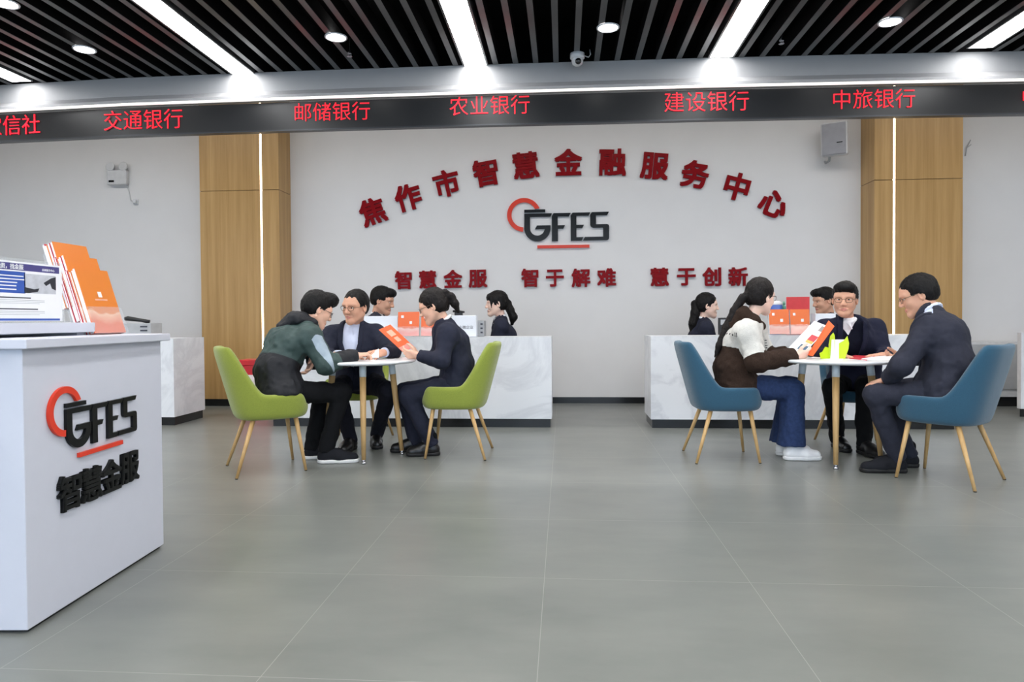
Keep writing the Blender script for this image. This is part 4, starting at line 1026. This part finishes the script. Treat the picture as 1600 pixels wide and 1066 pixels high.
def shoe(parent, ank, toe_dir, loc, mu, ms, length=0.27, boot=False, hgt=1.0):
    td = nrm(V(toe_dir[0], toe_dir[1], 0)); lat = np.cross(u0, td)
    heel = V(ank[0], ank[1], 0) - td * 0.045; P = lambda a, b, z: heel + td * a + lat * b + V(0, 0, z)
    L = length
    S = Sdf(); S.cone(P(0.03, 0, 0.045), P(L * 0.55, 0, 0.045), 0.040, 0.042, 0.03); S.cone(P(L * 0.55, 0, 0.04), P(L - 0.045, 0.004, 0.034), 0.043, 0.036, 0.03, lat=lat, ratio=1.15)
    S.cone(P(0.045, 0, 0.06), P(0.05, 0, 0.10 * hgt), 0.038, 0.036, 0.03); S.cone(P(L * 0.45, 0, 0.07), P(0.06, 0, 0.09), 0.03, 0.034, 0.03)
    S.plane(V(0, 0, 0.022), V(0, 0, -1), 'x')
    o = sdf_obj('shoe', S, 0.0055, mu, parent, loc)
    S = Sdf(); S.cone(P(0.03, 0, 0.02), P(L * 0.55, 0, 0.02), 0.043, 0.045, 0.0); S.cone(P(L * 0.55, 0, 0.02), P(L - 0.043, 0.004, 0.02), 0.045, 0.041, 0.01, lat=lat, ratio=1.15)
    S.plane(V(0, 0, 0.001), V(0, 0, -1), 'x'); S.plane(V(0, 0, 0.028), V(0, 0, 1), 'x')
    q = sdf_obj('sole', S, 0.005, ms, o, loc); return o

PEOPLE = []
def person(label, J, o):
    """J: joints in metres (world). o: options for clothes, hair and hands."""
    s = o.get('hs', 1.0)
    base = V(J['pel'][0], J['pel'][1], 0.0)
    t = thing('person', label, 'person', base)
    tf = nrm(J['tf']); lat = nrm(np.cross(u0, tf)); J = dict(J)
    ax = head_axes(J['hf'], J.get('hu', u0)); W_ = lambda x, y, z: J['hd'] + s * (ax[0] * x + ax[1] * y + ax[2] * z)
    b = o.get('bulk', 1.0); fem = o.get('fem', False)
    rw = 1.32 if fem else 1.42
    pel, wai, che, nek, sl, sr = (J[k] for k in ('pel', 'wai', 'che', 'nek', 'sl', 'sr'))
    def torso(S, g, low=True):
        if low: S.cone(pel, wai, (0.112 + g) * b, (0.103 + g) * b, 0.05, lat, rw)
        S.cone(wai, che, (0.103 + g) * b, (0.112 + g) * b, 0.05, lat, rw)
        S.cone(che, (sl + sr) / 2 * 0.75 + nek * 0.25, (0.112 + g) * b, (0.066 + g), 0.05, lat, rw)
        for sh in (sl, sr):
            S.cone(nek - u0 * 0.01, sh, 0.046 + g * 0.6, 0.052 + g * 0.7, 0.05)
            S.cone(che + (sh - che) * 0.25, sh - u0 * 0.02, 0.085 + g * 0.5, 0.056 + g, 0.05)
    def arm(S, sd, g, ends=True, k=0.04):
        a, e, w = J['s' + sd], J['e' + sd], J['w' + sd]
        S.cone(a, e, 0.050 * b + g, 0.040 + g, k); S.cone(e, w - nrm(w - e) * 0.015, 0.041 + g, 0.028 + g, 0.03, flat=ends)
    skin = m_skin[o.get('skin', 0)]
    # --- body: head, neck and chest in fine cells, hands in finer cells, the covered rest coarse; one mesh
    S = Sdf(); head_prims(S, W_, ax, s, o.get('smile', 0.0))
    S.cone(W_(-0.022, 0, -0.055), nek - u0 * 0.03 - tf * 0.022, 0.053 * (0.9 if fem else 1.05), 0.050 * (0.88 if fem else 1.05), 0.03)
    for sh in (sl, sr): S.cone(nek - u0 * 0.035, nek * 0.4 + sh * 0.6 - u0 * 0.03, 0.045, 0.03, 0.03)
    D, lo, _ = S.grid(0.004); parts = [nets(D, lo, 0.004)]
    for sd in 'lr':
        if ('hand_' + sd) in o:
            hd = o['hand_' + sd]; S = Sdf(); hand_prims(S, J['w' + sd], hd['d'], hd['n'], sd, hd.get('curl', (0.35, 0.45, 0.35)), o.get('hands', 1.0) * (0.92 if fem else 1.0), hd.get('spread', 0.07), hd.get('thumb', 1.0))
            D, lo, _ = S.grid(0.003); parts.append(nets(D, lo, 0.003))
    S = Sdf(); torso(S, -0.022)
    for sd in 'lr':
        arm(S, sd, -0.008, False)
        if not o.get('nolegs'):
            S.cone(pel + (J['h' + sd] - pel), J['k' + sd], 0.066, 0.048, 0.04); S.cone(J['k' + sd], J['a' + sd], 0.047, 0.032, 0.03)
    D, lo, _ = S.grid(0.014); parts.append(nets(D, lo, 0.014))
    f_, l_, u_ = ax
    def lipzone(P):
        q = (P - J['hd']) / s; x, y, z = q @ f_, q @ l_, q @ u_
        return (x > 0.078) & (np.abs(y) < 0.021 - 0.9 * np.abs(z + 0.0655)) & (np.abs(z + 0.0655) < 0.0092)
    qmesh('body', parts, [skin, m_lip], t, base, lipzone)
    eyes(t, W_, ax, s, base)
    if o.get('glasses'): glasses(t, W_, base, o['glasses'], s, o.get('gr', 0.0017))
    H = o['hair'](W_, ax, s); sdf_obj('hair', H, 0.0045, o.get('hairmat', m_hair), t, base, 0.003, 0.02)
    if o.get('extra'): o['extra'](t, W_, ax, s, base, J, lat, tf)
    # --- shirt collar
    up = nrm(nek - che)
    if o.get('collar') is not None:
        S = Sdf(); nc = nek + u0 * 0.012; nd = nrm(W_(-0.022, 0, -0.055) - nek); g_ = 0.012 * (1 if not fem else 0.8)
        fw = tf - nd * np.dot(tf, nd); fw = nrm(fw); lw = np.cross(nd, fw)
        R = 0.060 if not fem else 0.055
        pts = [nc + fw * R * math.cos(a) * 1.0 + lw * R * math.sin(a) + nd * ((0.024 if fem else 0.013) - 0.030 * (0.5 + 0.5 * math.cos(a))) for a in np.linspace(0.25, 2 * math.pi - 0.25, 19)]
        for a, c in zip(pts[:-1], pts[1:]): S.cone(a, c, 0.012, 0.012, 0.006)
        for sg in (0, -1):
            a = pts[sg]; S.cone(a, a + fw * 0.025 - nd * 0.045 + lw * (0.018 if sg == 0 else -0.018), 0.014, 0.005, 0.01)
        sdf_obj('collar', S, 0.005, o['collar'], t, base)
        S = Sdf(); torso(S, -0.002 if not o.get('inner_g') else o['inner_g']); 
        if o.get('vest') is not None:
            sdf_obj('shirt', S, 0.008, o['collar'], t, base, 0.003)
            S = Sdf(); torso(S, 0.004); vtop = nek + tf * 0.10 - up * 0.02; vb = nek + tf * 0.10 - up * o.get('vest_v', 0.11)
            S.add(vwedge(vb, up, lat, tf, 0.55, nek), nek - 0.2, nek + 0.2, 0.01, 's')
            sdf_obj('sweater', S, 0.007, o['vest'], t, base, 0.003)
        else: sdf_obj('shirt', S, 0.007, o['collar'], t, base, 0.004)
    # --- jacket or top
    if o.get('jacket') is not None:
        S = Sdf(); g = o.get('jg', 0.012); torso(S, g)
        # skirt of the jacket over the hips
        S.cone(pel + tf * 0.01, pel + nrm(pel - wai) * 0.02, (0.125 + g) * b, (0.130 + g) * b, 0.04, lat, rw)
        for sd in 'lr': arm(S, sd, 0.017 + o.get('sg', 0.0))
        S.plane(V(0, 0, o.get('hem', 0.50)), V(0, 0, -1), 'x', 0.02)
        # neck opening
        nd = nrm(W_(-0.022, 0, -0.055) - nek)
        S.cone(nek + nd * 0.035, nek + nd * 0.15, 0.054 if not fem else 0.047, 0.062, 0.01, op='s')
        h = 0.0065
        if o.get('lapel'):
            D, lo, axg = S.grid(h, 0.006, 0.07, float(base[0]))
            P = np.stack(np.meshgrid(*axg, indexing='ij'), -1)
            vb = nek - up * o['lapel'] + tf * 0.1
            w0 = vwedge(vb, up, lat, tf, o.get('lw', 0.30), nek)(P); w1 = w0 - 0.036
            front = ((P - nek.astype(np.float32)) @ tf.astype(np.float32)) - 0.005
            J_ = np.maximum(D, -w0)
            Lp = np.maximum(np.maximum(np.maximum(D - 0.008, -D - 0.01), np.maximum(w1, -w0)), -front)
            ob = qmesh('jacket', [nets(J_, lo, h)], o['jacket'], t, base, o.get('zone'))
            sidef = (P - nek.astype(np.float32)) @ lat.astype(np.float32)
            for sg in (1, -1):
                v, f = nets(np.maximum(Lp, -sg * sidef).astype(np.float32), lo, h)
                if len(f): qmesh('lapel', [largest(v, f)], o['jacket'], ob, base)
        else:
            sdf_obj(o.get('jname', 'jacket'), S, o.get('h', h), o['jacket'], t, base, o.get('wr', 0.006), 0.07, o.get('zone'))
        if o.get('cuffs'):
            for sd in 'lr':
                w, e = J['w' + sd], J['e' + sd]; dd = nrm(w - e); S = Sdf(); S.cone(w - dd * 0.05, w + dd * 0.004, 0.040, 0.038, 0.0, flat=True); sdf_obj('shirt_cuff', S, 0.005, o['cuffs'], t, base)
    # --- trousers, shoes
    if not o.get('nolegs'):
        S = Sdf(); g = 0.016; q = o.get('flare', 0.0)
        S.cone(pel, wai, 0.122 * b, 0.108 * b, 0.04, lat, rw * 0.98)
        for sd in 'lr':
            hp, kn, an = J['h' + sd], J['k' + sd], J['a' + sd]
            S.cone(hp, kn, 0.080 * b + g * 0.4, 0.060 + g * 0.4 + q * 0.3, 0.035)
            S.cone(kn, an + u0 * o.get('hemz', -0.01), 0.061 + g * 0.4 + q * 0.3, 0.047 + g * 0.4 + q, 0.03, flat=True)
        sdf_obj('trousers', S, 0.0065, o['trousers'], t, base, 0.007, 0.07)
        for sd in 'lr':
            shoe(t, J['a' + sd], J['f' + sd], base, o['shoes'][0], o['shoes'][1], o['shoes'][2], hgt=o.get('shoeh', 1.0))
            if o.get('socks') is not None:
                S = Sdf(); S.cone(V(J['a' + sd][0], J['a' + sd][1], 0.07), J['a' + sd] + u0 * 0.06, 0.036, 0.036, 0.0); sdf_obj('sock', S, 0.008, o['socks'], t, base)
    return t
def vwedge(vb, up, lat, tf, slope, org):
    vb = np.asarray(vb, np.float32); up = up.astype(np.float32); lat = lat.astype(np.float32); tf = tf.astype(np.float32); og = np.asarray(org, np.float32)
    c = math.cos(math.atan(slope)); 
    def fn(P):
        q = P - vb; y = np.abs(q @ lat); z = q @ up; fr = (P - og) @ tf
        return np.maximum((y - np.minimum(slope * np.maximum(z, -1), 0.066)) * c, -(fr) - 0.005)
    return fn

LT = lambda tf: nrm(np.cross(u0, tf))
H_ = u0
# ---- A: man in the dark green jacket
tf = camdir(.84, .53); L = LT(tf)
J = dict(pel=at(438, 612, 4.80), wai=at(431, 578, 4.83), che=at(450, 538, 4.92), nek=at(479, 509, 5.0), hd=at(496, 484, 5.06), tf=tf, hf=tf * .9 - H_ * .42 + L * 0.05, hu=H_ * .9 + tf * .42)
J['sr'] = J['nek'] - L * .19 - H_ * .075 - tf * .03; J['sl'] = J['nek'] + L * .19 - H_ * .075 - tf * .01
J.update(er=at(509, 570, 4.80), wr=at(556, 556, 4.98), el=at(500, 562, 5.16), wl=at(487, 566, 4.96), kr=at(533, 614, 5.0), kl=at(505, 612, 5.17), ar=at(508, 705, 4.95), al=at(487, 702, 5.10))
J['hr'] = J['pel'] - L * .09; J['hl'] = J['pel'] + L * .09; J['fr'] = camdir(.98, .1); J['fl'] = camdir(.95, .2)
def zoneA(P):
    z = (CP + 0)[2]; q = P - J_A['pel']; ax_ = nrm(J_A['nek'] - J_A['pel']); hgt = q @ ax_
    out = np.where(hgt > 0.205, 0, 1)
    # sleeves: green to below the elbow, then black cuff
    for sd in 'lr':
        a, e, w = J_A['s' + sd], J_A['e' + sd], J_A['w' + sd]
        for p0, p1, kind in ((a, e, 0), (e, w, 1)):
            ab = p1 - p0; tt = np.clip(((P - p0) @ ab) / (ab @ ab), 0, 1); dd = np.linalg.norm(P - p0 - tt[:, None] * ab, axis=1)
            inn = (dd < 0.09) & (tt > 0.12) & (tt <= 1.0)
            if kind == 0: out = np.where(inn & (tt > 0.3), 0, out)
            else: out = np.where((dd < 0.085) & (tt > 0.0), np.where(tt < 0.38, 0, 1), out)
    # pale wedge along the outside of the near upper arm
    a, e = J_A['sr'], J_A['er']; ab = e - a; tt = ((P - a) @ ab) / (ab @ ab); off = P - a - tt[:, None] * ab
    perp = nrm(np.cross(ab, L_A)); v = off @ perp; outw = off @ (-L_A)
    wdt = 0.042 * np.clip((1.45 - tt) / 0.9, 0, 1)
    out = np.where((outw > 0.012) & (tt > 0.12) & (tt < 1.45) & (np.abs(v - 0.02) < np.minimum(wdt, 0.4 * (tt - 0.10))), 2, out)
    return out
J_A, L_A = J, L
def hoodA(t, W_, ax, s, base, J, lat, tf):
    S = Sdf(); n = J['nek']
    S.cone(n + H_ * .02 - lat * .065 + tf * .03, n - tf * .10 + H_ * .035 - lat * .03, .035, .045, .03); S.cone(n + H_ * .02 + lat * .065 + tf * .03, n - tf * .10 + H_ * .035 + lat * .03, .035, .045, .03)
    S.cone(n - tf * .09 + H_ * .055, n - tf * .185 - H_ * .005, .045, .028, .05, lat, 2.0); S.cone(n - tf * .07 + H_ * .045, n - tf * .03 + H_ * .06, .05, .04, .04, lat, 1.5)
    sdf_obj('hood', S, 0.006, m_jblack, t, base, 0.006, 0.05)
wr_dir = nrm(J['wr'] - J['er'])
person('person in a bottle green and black hooded jacket leaning over the left round table', J, dict(hs=1.07, skin=0, hair=lambda W_, a, s: man_hair(W_, a, s, 1.02, 0.4, 0.5), glasses=m_glass_d,
    jacket=[m_jgreen, m_jblack, m_jgrey], zone=zoneA, h=0.0045, jg=0.024, sg=0.012, hem=0.525, wr=0.009, trousers=m_blktr, shoes=(m_felt, m_wsole, 0.29), extra=hoodA, bulk=1.04, socks=m_blktr,
    hand_r=dict(d=wr_dir + camdir(.6, .5), n=-H_ + tf * .1, curl=(0.6, 0.7, 0.4)), hand_l=dict(d=nrm(J['wl'] - J['el']) - H_ * .7, n=-tf + L * -.5, curl=(0.3, 0.4, 0.3))))
# ---- B: man in glasses, navy suit, pale blue shirt, facing out
tf = camdir(-.12, -.99); L = LT(tf)
J = dict(pel=at(560, 597, 5.72), wai=at(560, 568, 5.69), che=at(557, 538, 5.62), nek=at(555, 509, 5.58), hd=at(555, 480, 5.52), tf=tf, hf=camdir(-.42, -.9, -.12), hu=H_ + h0 * .06)
J.update(sr=at(519, 522, 5.58), sl=at(588, 522, 5.60), er=at(507, 556, 5.42), el=at(615, 549, 5.38), wr=at(531, 555, 5.20), wl=at(600, 551, 5.22), kr=at(528, 606, 5.36), kl=at(608, 611, 5.34), ar=at(549, 690, 5.46), al=at(587, 680, 5.66))
J['hr'] = J['pel'] - L * .09; J['hl'] = J['pel'] + L * .09; J['fr'] = camdir(-.15, -1); J['fl'] = camdir(.25, -1)
person('person in navy suit, glasses and pale blue shirt facing out across the left table', J, dict(smile=0.006, hs=1.10, skin=1, bulk=1.10, hair=lambda W_, a, s: man_hair(W_, a, s, 1.0), glasses=m_glass_f,
    collar=m_shirt, jacket=m_navy, lapel=0.36, lw=0.30, jg=0.016, hem=0.455, trousers=m_trous, shoes=(m_shoe, m_sole, 0.28), cuffs=m_shirt, socks=m_blktr,
    hand_r=dict(d=camdir(.95, -.25), n=-H_, curl=(0.35, 0.5, 0.4)), hand_l=dict(d=camdir(-.55, -.8, -.08), n=-H_ * .8 + camdir(0, .5), curl=(0.35, 0.45, 0.3))))
# ---- D: woman reading the orange brochure
tf = camdir(-.99, .10); L = LT(tf)
J = dict(pel=at(716, 600, 5.27), wai=at(715, 571, 5.27), che=at(706, 537, 5.26), nek=at(696, 506, 5.25), hd=at(677, 479, 5.25), tf=tf, hf=tf * .92 - H_ * .36, hu=H_ * .92 + tf * .36)
J.update(sl=at(700, 521, 5.09), sr=at(692, 518, 5.42), el=at(690, 564, 4.99), wl=at(653, 556, 5.08), er=at(684, 560, 5.46), wr=at(655, 556, 5.28), kl=at(638, 618, 5.17), kr=at(632, 612, 5.36), al=at(676, 694, 5.20), ar=at(650, 692, 5.36))
J['hr'] = J['pel'] - L * .085; J['hl'] = J['pel'] + L * .085; J['fr'] = camdir(-.98, -.1); J['fl'] = camdir(-.97, -.12)
def tailD(W_): 
    p = [W_(-0.09, 0, 0.055), W_(-0.118, 0, 0.06), at(705, 464, 5.25), at(711, 475, 5.25), at(716, 487, 5.25)]
    return (p, [0.022, 0.026, 0.030, 0.030, 0.012])
person('person with a ponytail in a navy suit reading an orange brochure at the left table', J, dict(hs=1.06, skin=0, fem=True, hairmat=m_hairb, hair=lambda W_, a, s: woman_hair(W_, a, s, tail=tailD(W_)), glasses=m_glass_f,
    collar=m_wshirt, jacket=m_navy, lapel=0.30, jg=0.014, hem=0.455, trousers=m_navy, shoes=(m_shoe, m_sole, 0.25), bulk=1.0, socks=m_blktr,
    hand_l=dict(d=camdir(-.95, .1, .15), n=camdir(.1, .9, .5), curl=(0.5, 0.6, 0.4)), hand_r=dict(d=camdir(-.95, -.1, .15), n=camdir(0, -.8, .6), curl=(0.5, 0.6, 0.4))))
# ---- G: woman in the brown and cream hoodie
tf = camdir(.98, .05); L = LT(tf)
J = dict(pel=at(1150, 603, 5.04), wai=at(1146, 573, 5.04), che=at(1158, 538, 5.04), nek=at(1172, 503, 5.04), hd=at(1188, 464, 5.04), tf=tf, hf=camdir(.86, .45, -.10), hu=H_ + tf * .1)
J.update(sr=at(1165, 518, 4.87), sl=at(1178, 514, 5.21), er=at(1183, 566, 4.78), wr=at(1243, 556, 4.86), el=at(1196, 560, 5.24), wl=at(1232, 553, 5.08), kr=at(1238, 610, 4.94), kl=at(1236, 606, 5.12), ar=at(1236, 702, 4.95), al=at(1224, 698, 5.12))
J['hr'] = J['pel'] - L * .085; J['hl'] = J['pel'] + L * .085; J['fr'] = camdir(.98, -.05); J['fl'] = camdir(.98, .1)
J_G, L_G = J, L
def zoneG(P):
    ax_ = nrm(J_G['nek'] - J_G['pel']); hgt = (P - J_G['pel']) @ ax_; out = np.where(hgt > 0.265, 1, 0)
    for sd in 'lr':
        a, e, w = J_G['s' + sd], J_G['e' + sd], J_G['w' + sd]
        ab = e - a; tt = ((P - a) @ ab) / (ab @ ab); dd = np.linalg.norm(P - a - np.clip(tt, 0, 1)[:, None] * ab, axis=1)
        out = np.where((dd < 0.085) & (tt > 0.25) & (tt < 0.82), 1, out); out = np.where((dd < 0.088) & (tt >= 0.82), 0, out)
        ab = w - e; tt = ((P - e) @ ab) / (ab @ ab); dd = np.linalg.norm(P - e - np.clip(tt, 0, 1)[:, None] * ab, axis=1)
        out = np.where((dd < 0.085) & (tt > 0.12), 0, out)
    # brown strip down the front edge of the near sleeve
    q = P - J_G['sr']; fwd = q @ nrm(J_G['tf']); dn = q @ (-u0); sd_ = q @ (-L_G)
    out = np.where((fwd > 0.045) & (fwd < 0.095) & (dn > -0.05) & (dn < 0.19) & (sd_ > -0.09) & (sd_ < 0.03), 0, out)
    return out
def hoodG(t, W_, ax, s, base, J, lat, tf):
    S = Sdf(); n = J['nek']
    for sg in (-1, 1):
        S.cone(n + tf * .075 - H_ * .035 + lat * sg * .03, n + lat * sg * .085 + H_ * .012, .030, .036, .03); S.cone(n + lat * sg * .085 + H_ * .012, n - tf * .075 + H_ * .055 + lat * sg * .045, .036, .044, .03)
        S.cone(n - tf * .075 + H_ * .055 + lat * sg * .03, n - tf * .13 - H_ * .03, .044, .04, .04)
    S.cone(n - tf * .06 + H_ * .06, n - tf * .05 + H_ * .085, .045, .03, .04, lat, 1.5)
    sdf_obj('hood', S, 0.006, m_brown, t, base, 0.005, 0.05)
def tailG(W_): 
    p = [W_(-0.08, 0, 0.02), at(1160, 466, 5.02), at(1148, 486, 5.03), at(1136, 512, 5.04), at(1124, 540, 5.03), at(1117, 558, 5.02)]
    return (p, [0.03, 0.03, 0.032, 0.034, 0.026, 0.006])
person('person in a brown and cream hooded fleece and wide jeans sitting on a blue chair', J, dict(hs=1.06, skin=2, fem=True, hairmat=m_hairb, hair=lambda W_, a, s: woman_hair(W_, a, s, tail=tailG(W_)), glasses=m_glass_f, extra=hoodG,
    jacket=[m_brown, m_cream], zone=zoneG, jname='fleece', h=0.0045, jg=0.024, sg=0.014, hem=0.455, wr=0.008, trousers=m_denim, flare=0.045, hemz=0.03, shoes=(m_wshoe, m_wsole, 0.265), socks=m_trous,
    hand_r=dict(d=camdir(.9, .1, .1), n=camdir(-.1, .8, .5), curl=(0.5, 0.6, 0.4)), hand_l=dict(d=camdir(.6, -.5, .1), n=camdir(.2, -.5, .7), curl=(0.5, 0.6, 0.4))))
# printed marks on the back and the sleeve of the fleece
from mathutils.bvhtree import BVHTree
fl = [o for o in bpy.data.objects if o.name.startswith('fleece')][0]; pr_ = fl.parent
dg = None; mw = Vector(pr_.location)
bv = BVHTree.FromPolygons([v.co + mw for v in fl.data.vertices], [tuple(q.vertices) for q in fl.data.polygons])
bm = bmesh.new()
for px, py, w_, h_ in [(1136, 521.5, 1.6, 3), (1140.5, 522, 2.4, 2.6), (1145, 523.5, 2.2, 3.2), (1148.6, 523, 0.7, 7), (1151, 523.5, 0.7, 7), (1196, 532, 4, 1.2), (1196.5, 536, 3, 1.2), (1197, 540, 4.5, 1.2), (1197.5, 543.5, 3, 1.2)]:
    hit, n, _, _ = bv.ray_cast(Vector(CP), Vector(nrm(ray(px, py))))
    if hit is None: continue
    d_ = float(np.dot(np.array(hit) - CP, CF)); k_ = d_ / FPX; x_ = n.cross(Vector((0, 0, 1))); x_ = -x_.normalized() if x_.dot(Vector(CR)) < 0 else x_.normalized(); y_ = n.cross(x_); 
    a_ = [hit - mw + x_ * (sx * w_ * k_ / 2) + y_ * (sy * h_ * k_ / 2) for sx, sy in ((-1, -1), (1, -1), (1, 1), (-1, 1))]
    vs = [bm.verts.new(q + n * 0.003) for q in a_] + [bm.verts.new(q - n * 0.004) for q in a_]
    for q in ((0, 1, 2, 3), (4, 5, 6, 7), (0, 1, 5, 4), (1, 2, 6, 5), (2, 3, 7, 6), (3, 0, 4, 7)): bm.faces.new([vs[i] for i in q])
bm_obj('printed_lettering', bm, m_jblack, fl)
# ---- I: man in ink blue blazer facing out at the right table
tf = camdir(-.50, -.87); L = LT(tf)
J = dict(pel=at(1337, 598, 5.48), wai=at(1336, 569, 5.45), che=at(1329, 536, 5.37), nek=at(1323, 502, 5.31), hd=at(1320, 468, 5.27), tf=tf, hf=camdir(-.50, -.86, -.08), hu=H_ + h0 * .03)
J.update(sr=at(1291, 514, 5.30), sl=at(1367, 513, 5.38), er=at(1276, 556, 5.14), el=at(1382, 553, 5.24), wr=at(1300, 556, 4.95), wl=at(1380, 556, 5.00), kr=at(1300, 606, 5.12), kl=at(1352, 604, 5.10), ar=at(1308, 684, 5.40), al=at(1349, 694, 5.14))
J['hr'] = J['pel'] - L * .09; J['hl'] = J['pel'] + L * .09; J['fr'] = camdir(-.15, -1); J['fl'] = camdir(.1, -1)
person('person in ink blue blazer over dark sweater facing out at the right table', J, dict(hs=1.08, skin=1, hair=lambda W_, a, s: man_hair(W_, a, s, 1.01, 0.35, 0.0), glasses=m_glass_f,
    collar=m_wshirt, vest=m_knit, vest_v=0.12, jacket=m_ink_b, lapel=0.40, lw=0.30, jg=0.020, hem=0.455, trousers=m_blktr, shoes=(m_shoe, m_sole, 0.28), socks=m_blktr,
    hand_r=dict(d=camdir(.8, -.5), n=-H_, curl=(0.3, 0.4, 0.3)), hand_l=dict(d=camdir(-.95, -.25), n=-H_, curl=(0.3, 0.5, 0.4))))
# ---- J: man in charcoal suit seen from behind at right
tf = camdir(-.86, .50); L = LT(tf)
J = dict(pel=at(1474, 610, 4.37), wai=at(1484, 572, 4.37), che=at(1470, 525, 4.44), nek=at(1456, 489, 4.52), hd=at(1434, 462, 4.60), tf=tf, hf=camdir(-.86, .40, -.36), hu=H_ * .93 + tf * .36)
J['sl'] = J['nek'] + L * .185 - H_ * .085 + tf * .01; J['sr'] = J['nek'] - L * .185 - H_ * .07
J.update(el=at(1407, 572, 4.30), wl=at(1387, 593, 4.46), er=at(1446, 556, 4.86), wr=at(1411, 562, 4.86), kl=at(1366, 618, 4.46), kr=at(1376, 612, 4.66), al=at(1403, 714, 4.52), ar=at(1422, 710, 4.68))
J['hr'] = J['pel'] - L * .09; J['hl'] = J['pel'] + L * .09; J['fr'] = camdir(-.98, .15); J['fl'] = camdir(-.98, .1)
person('person in a charcoal suit leaning forward at right, seen from behind on a blue chair', J, dict(hs=1.10, skin=1, bulk=1.12, hair=lambda W_, a, s: man_hair(W_, a, s, 1.02), glasses=m_glass_f,
    collar=m_shirt, jacket=m_char, lapel=0.32, jg=0.020, sg=0.006, hem=0.455, wr=0.008, trousers=m_char, shoes=(m_felt, m_sole, 0.29), socks=m_blktr,
    hand_l=dict(d=camdir(-.8, .3, -.25), n=-H_ + tf * -.2, curl=(0.35, 0.55, 0.4)), hand_r=dict(d=camdir(-.95, -.1, .05), n=camdir(0, -.6, .6), curl=(0.5, 0.6, 0.4))))
# ---- clerks behind the counters
def clerk(label, px, py, d, face, down, o, s=1.0):
    tf = camdir(face, -.10); L = LT(tf); hd = at(px, py, d)
    n = hd - tf * (.035 + .09 * down) - H_ * .165
    J = dict(hd=hd, hf=tf - H_ * down, hu=H_ + tf * down, tf=tf, nek=n, che=n - tf * .04 - H_ * .19, wai=n - tf * .07 - H_ * .36, pel=n - tf * .07 - H_ * .52)
    w = .165 if o.get('fem') else .19
    J['sl'] = n + L * w - H_ * .07; J['sr'] = n - L * w - H_ * .07
    for sd, sg in (('l', 1), ('r', -1)):
        J['e' + sd] = J['s' + sd] - H_ * .25 + tf * .08 + L * sg * .02; J['w' + sd] = J['e' + sd] + tf * .22 - H_ * .0
        J['h' + sd] = J['pel'] + L * sg * .09; J['k' + sd] = J['h' + sd] + tf * .42 - H_ * .02; J['a' + sd] = V(J['k' + sd][0], J['k' + sd][1], 0.09); J['f' + sd] = tf
        o['hand_' + sd] = dict(d=tf, n=-H_, curl=(0.3, 0.4, 0.3))
    o.update(trousers=m_trous, shoes=(m_shoe, m_sole, 0.26), jg=0.014, hem=0.5, lapel=0.28, hs=s, collar=o.get('collar', m_wshirt), jacket=o.get('jacket', m_char))
    return person(label, J, o), J
clerk('person with short black hair, head bowed, behind the left counter and white sign', 598, 470, 7.35, .95, .28, dict(skin=1, hair=lambda W_, a, s: man_hair(W_, a, s, 1.03, 0.4)), 1.17)
def tailE(W_): return ([W_(-0.085, 0, 0.0), W_(-0.12, 0, 0.005), at(797, 484, 7.38), at(802, 496, 7.38), at(800, 506, 7.38)], [0.022, 0.03, 0.042, 0.045, 0.018])
clerk('person with bangs and a short ponytail facing left behind the left counter', 776, 475, 7.38, -.98, .05, dict(skin=2, fem=True, jacket=m_navy, hair=lambda W_, a, s: woman_hair(W_, a, s, True, tailE(W_))), 1.08)
def tailF(W_): return ([W_(-0.085, 0, 0.02), W_(-0.13, 0, 0.02), at(1086, 490, 7.4), at(1083, 506, 7.4), at(1083, 524, 7.4)], [0.022, 0.03, 0.046, 0.05, 0.03])
clerk('person with a long black ponytail facing right behind the right counter', 1105, 478, 7.4, .98, .04, dict(skin=2, fem=True, jacket=m_navy, hair=lambda W_, a, s: woman_hair(W_, a, s, False, tailF(W_))), 1.08)
clerk('person with short black hair behind the right counter, half hidden by the blazer', 1287, 470, 7.3, -.95, .2, dict(skin=1, hair=lambda W_, a, s: man_hair(W_, a, s, 1.02, 0.3)), 1.1)
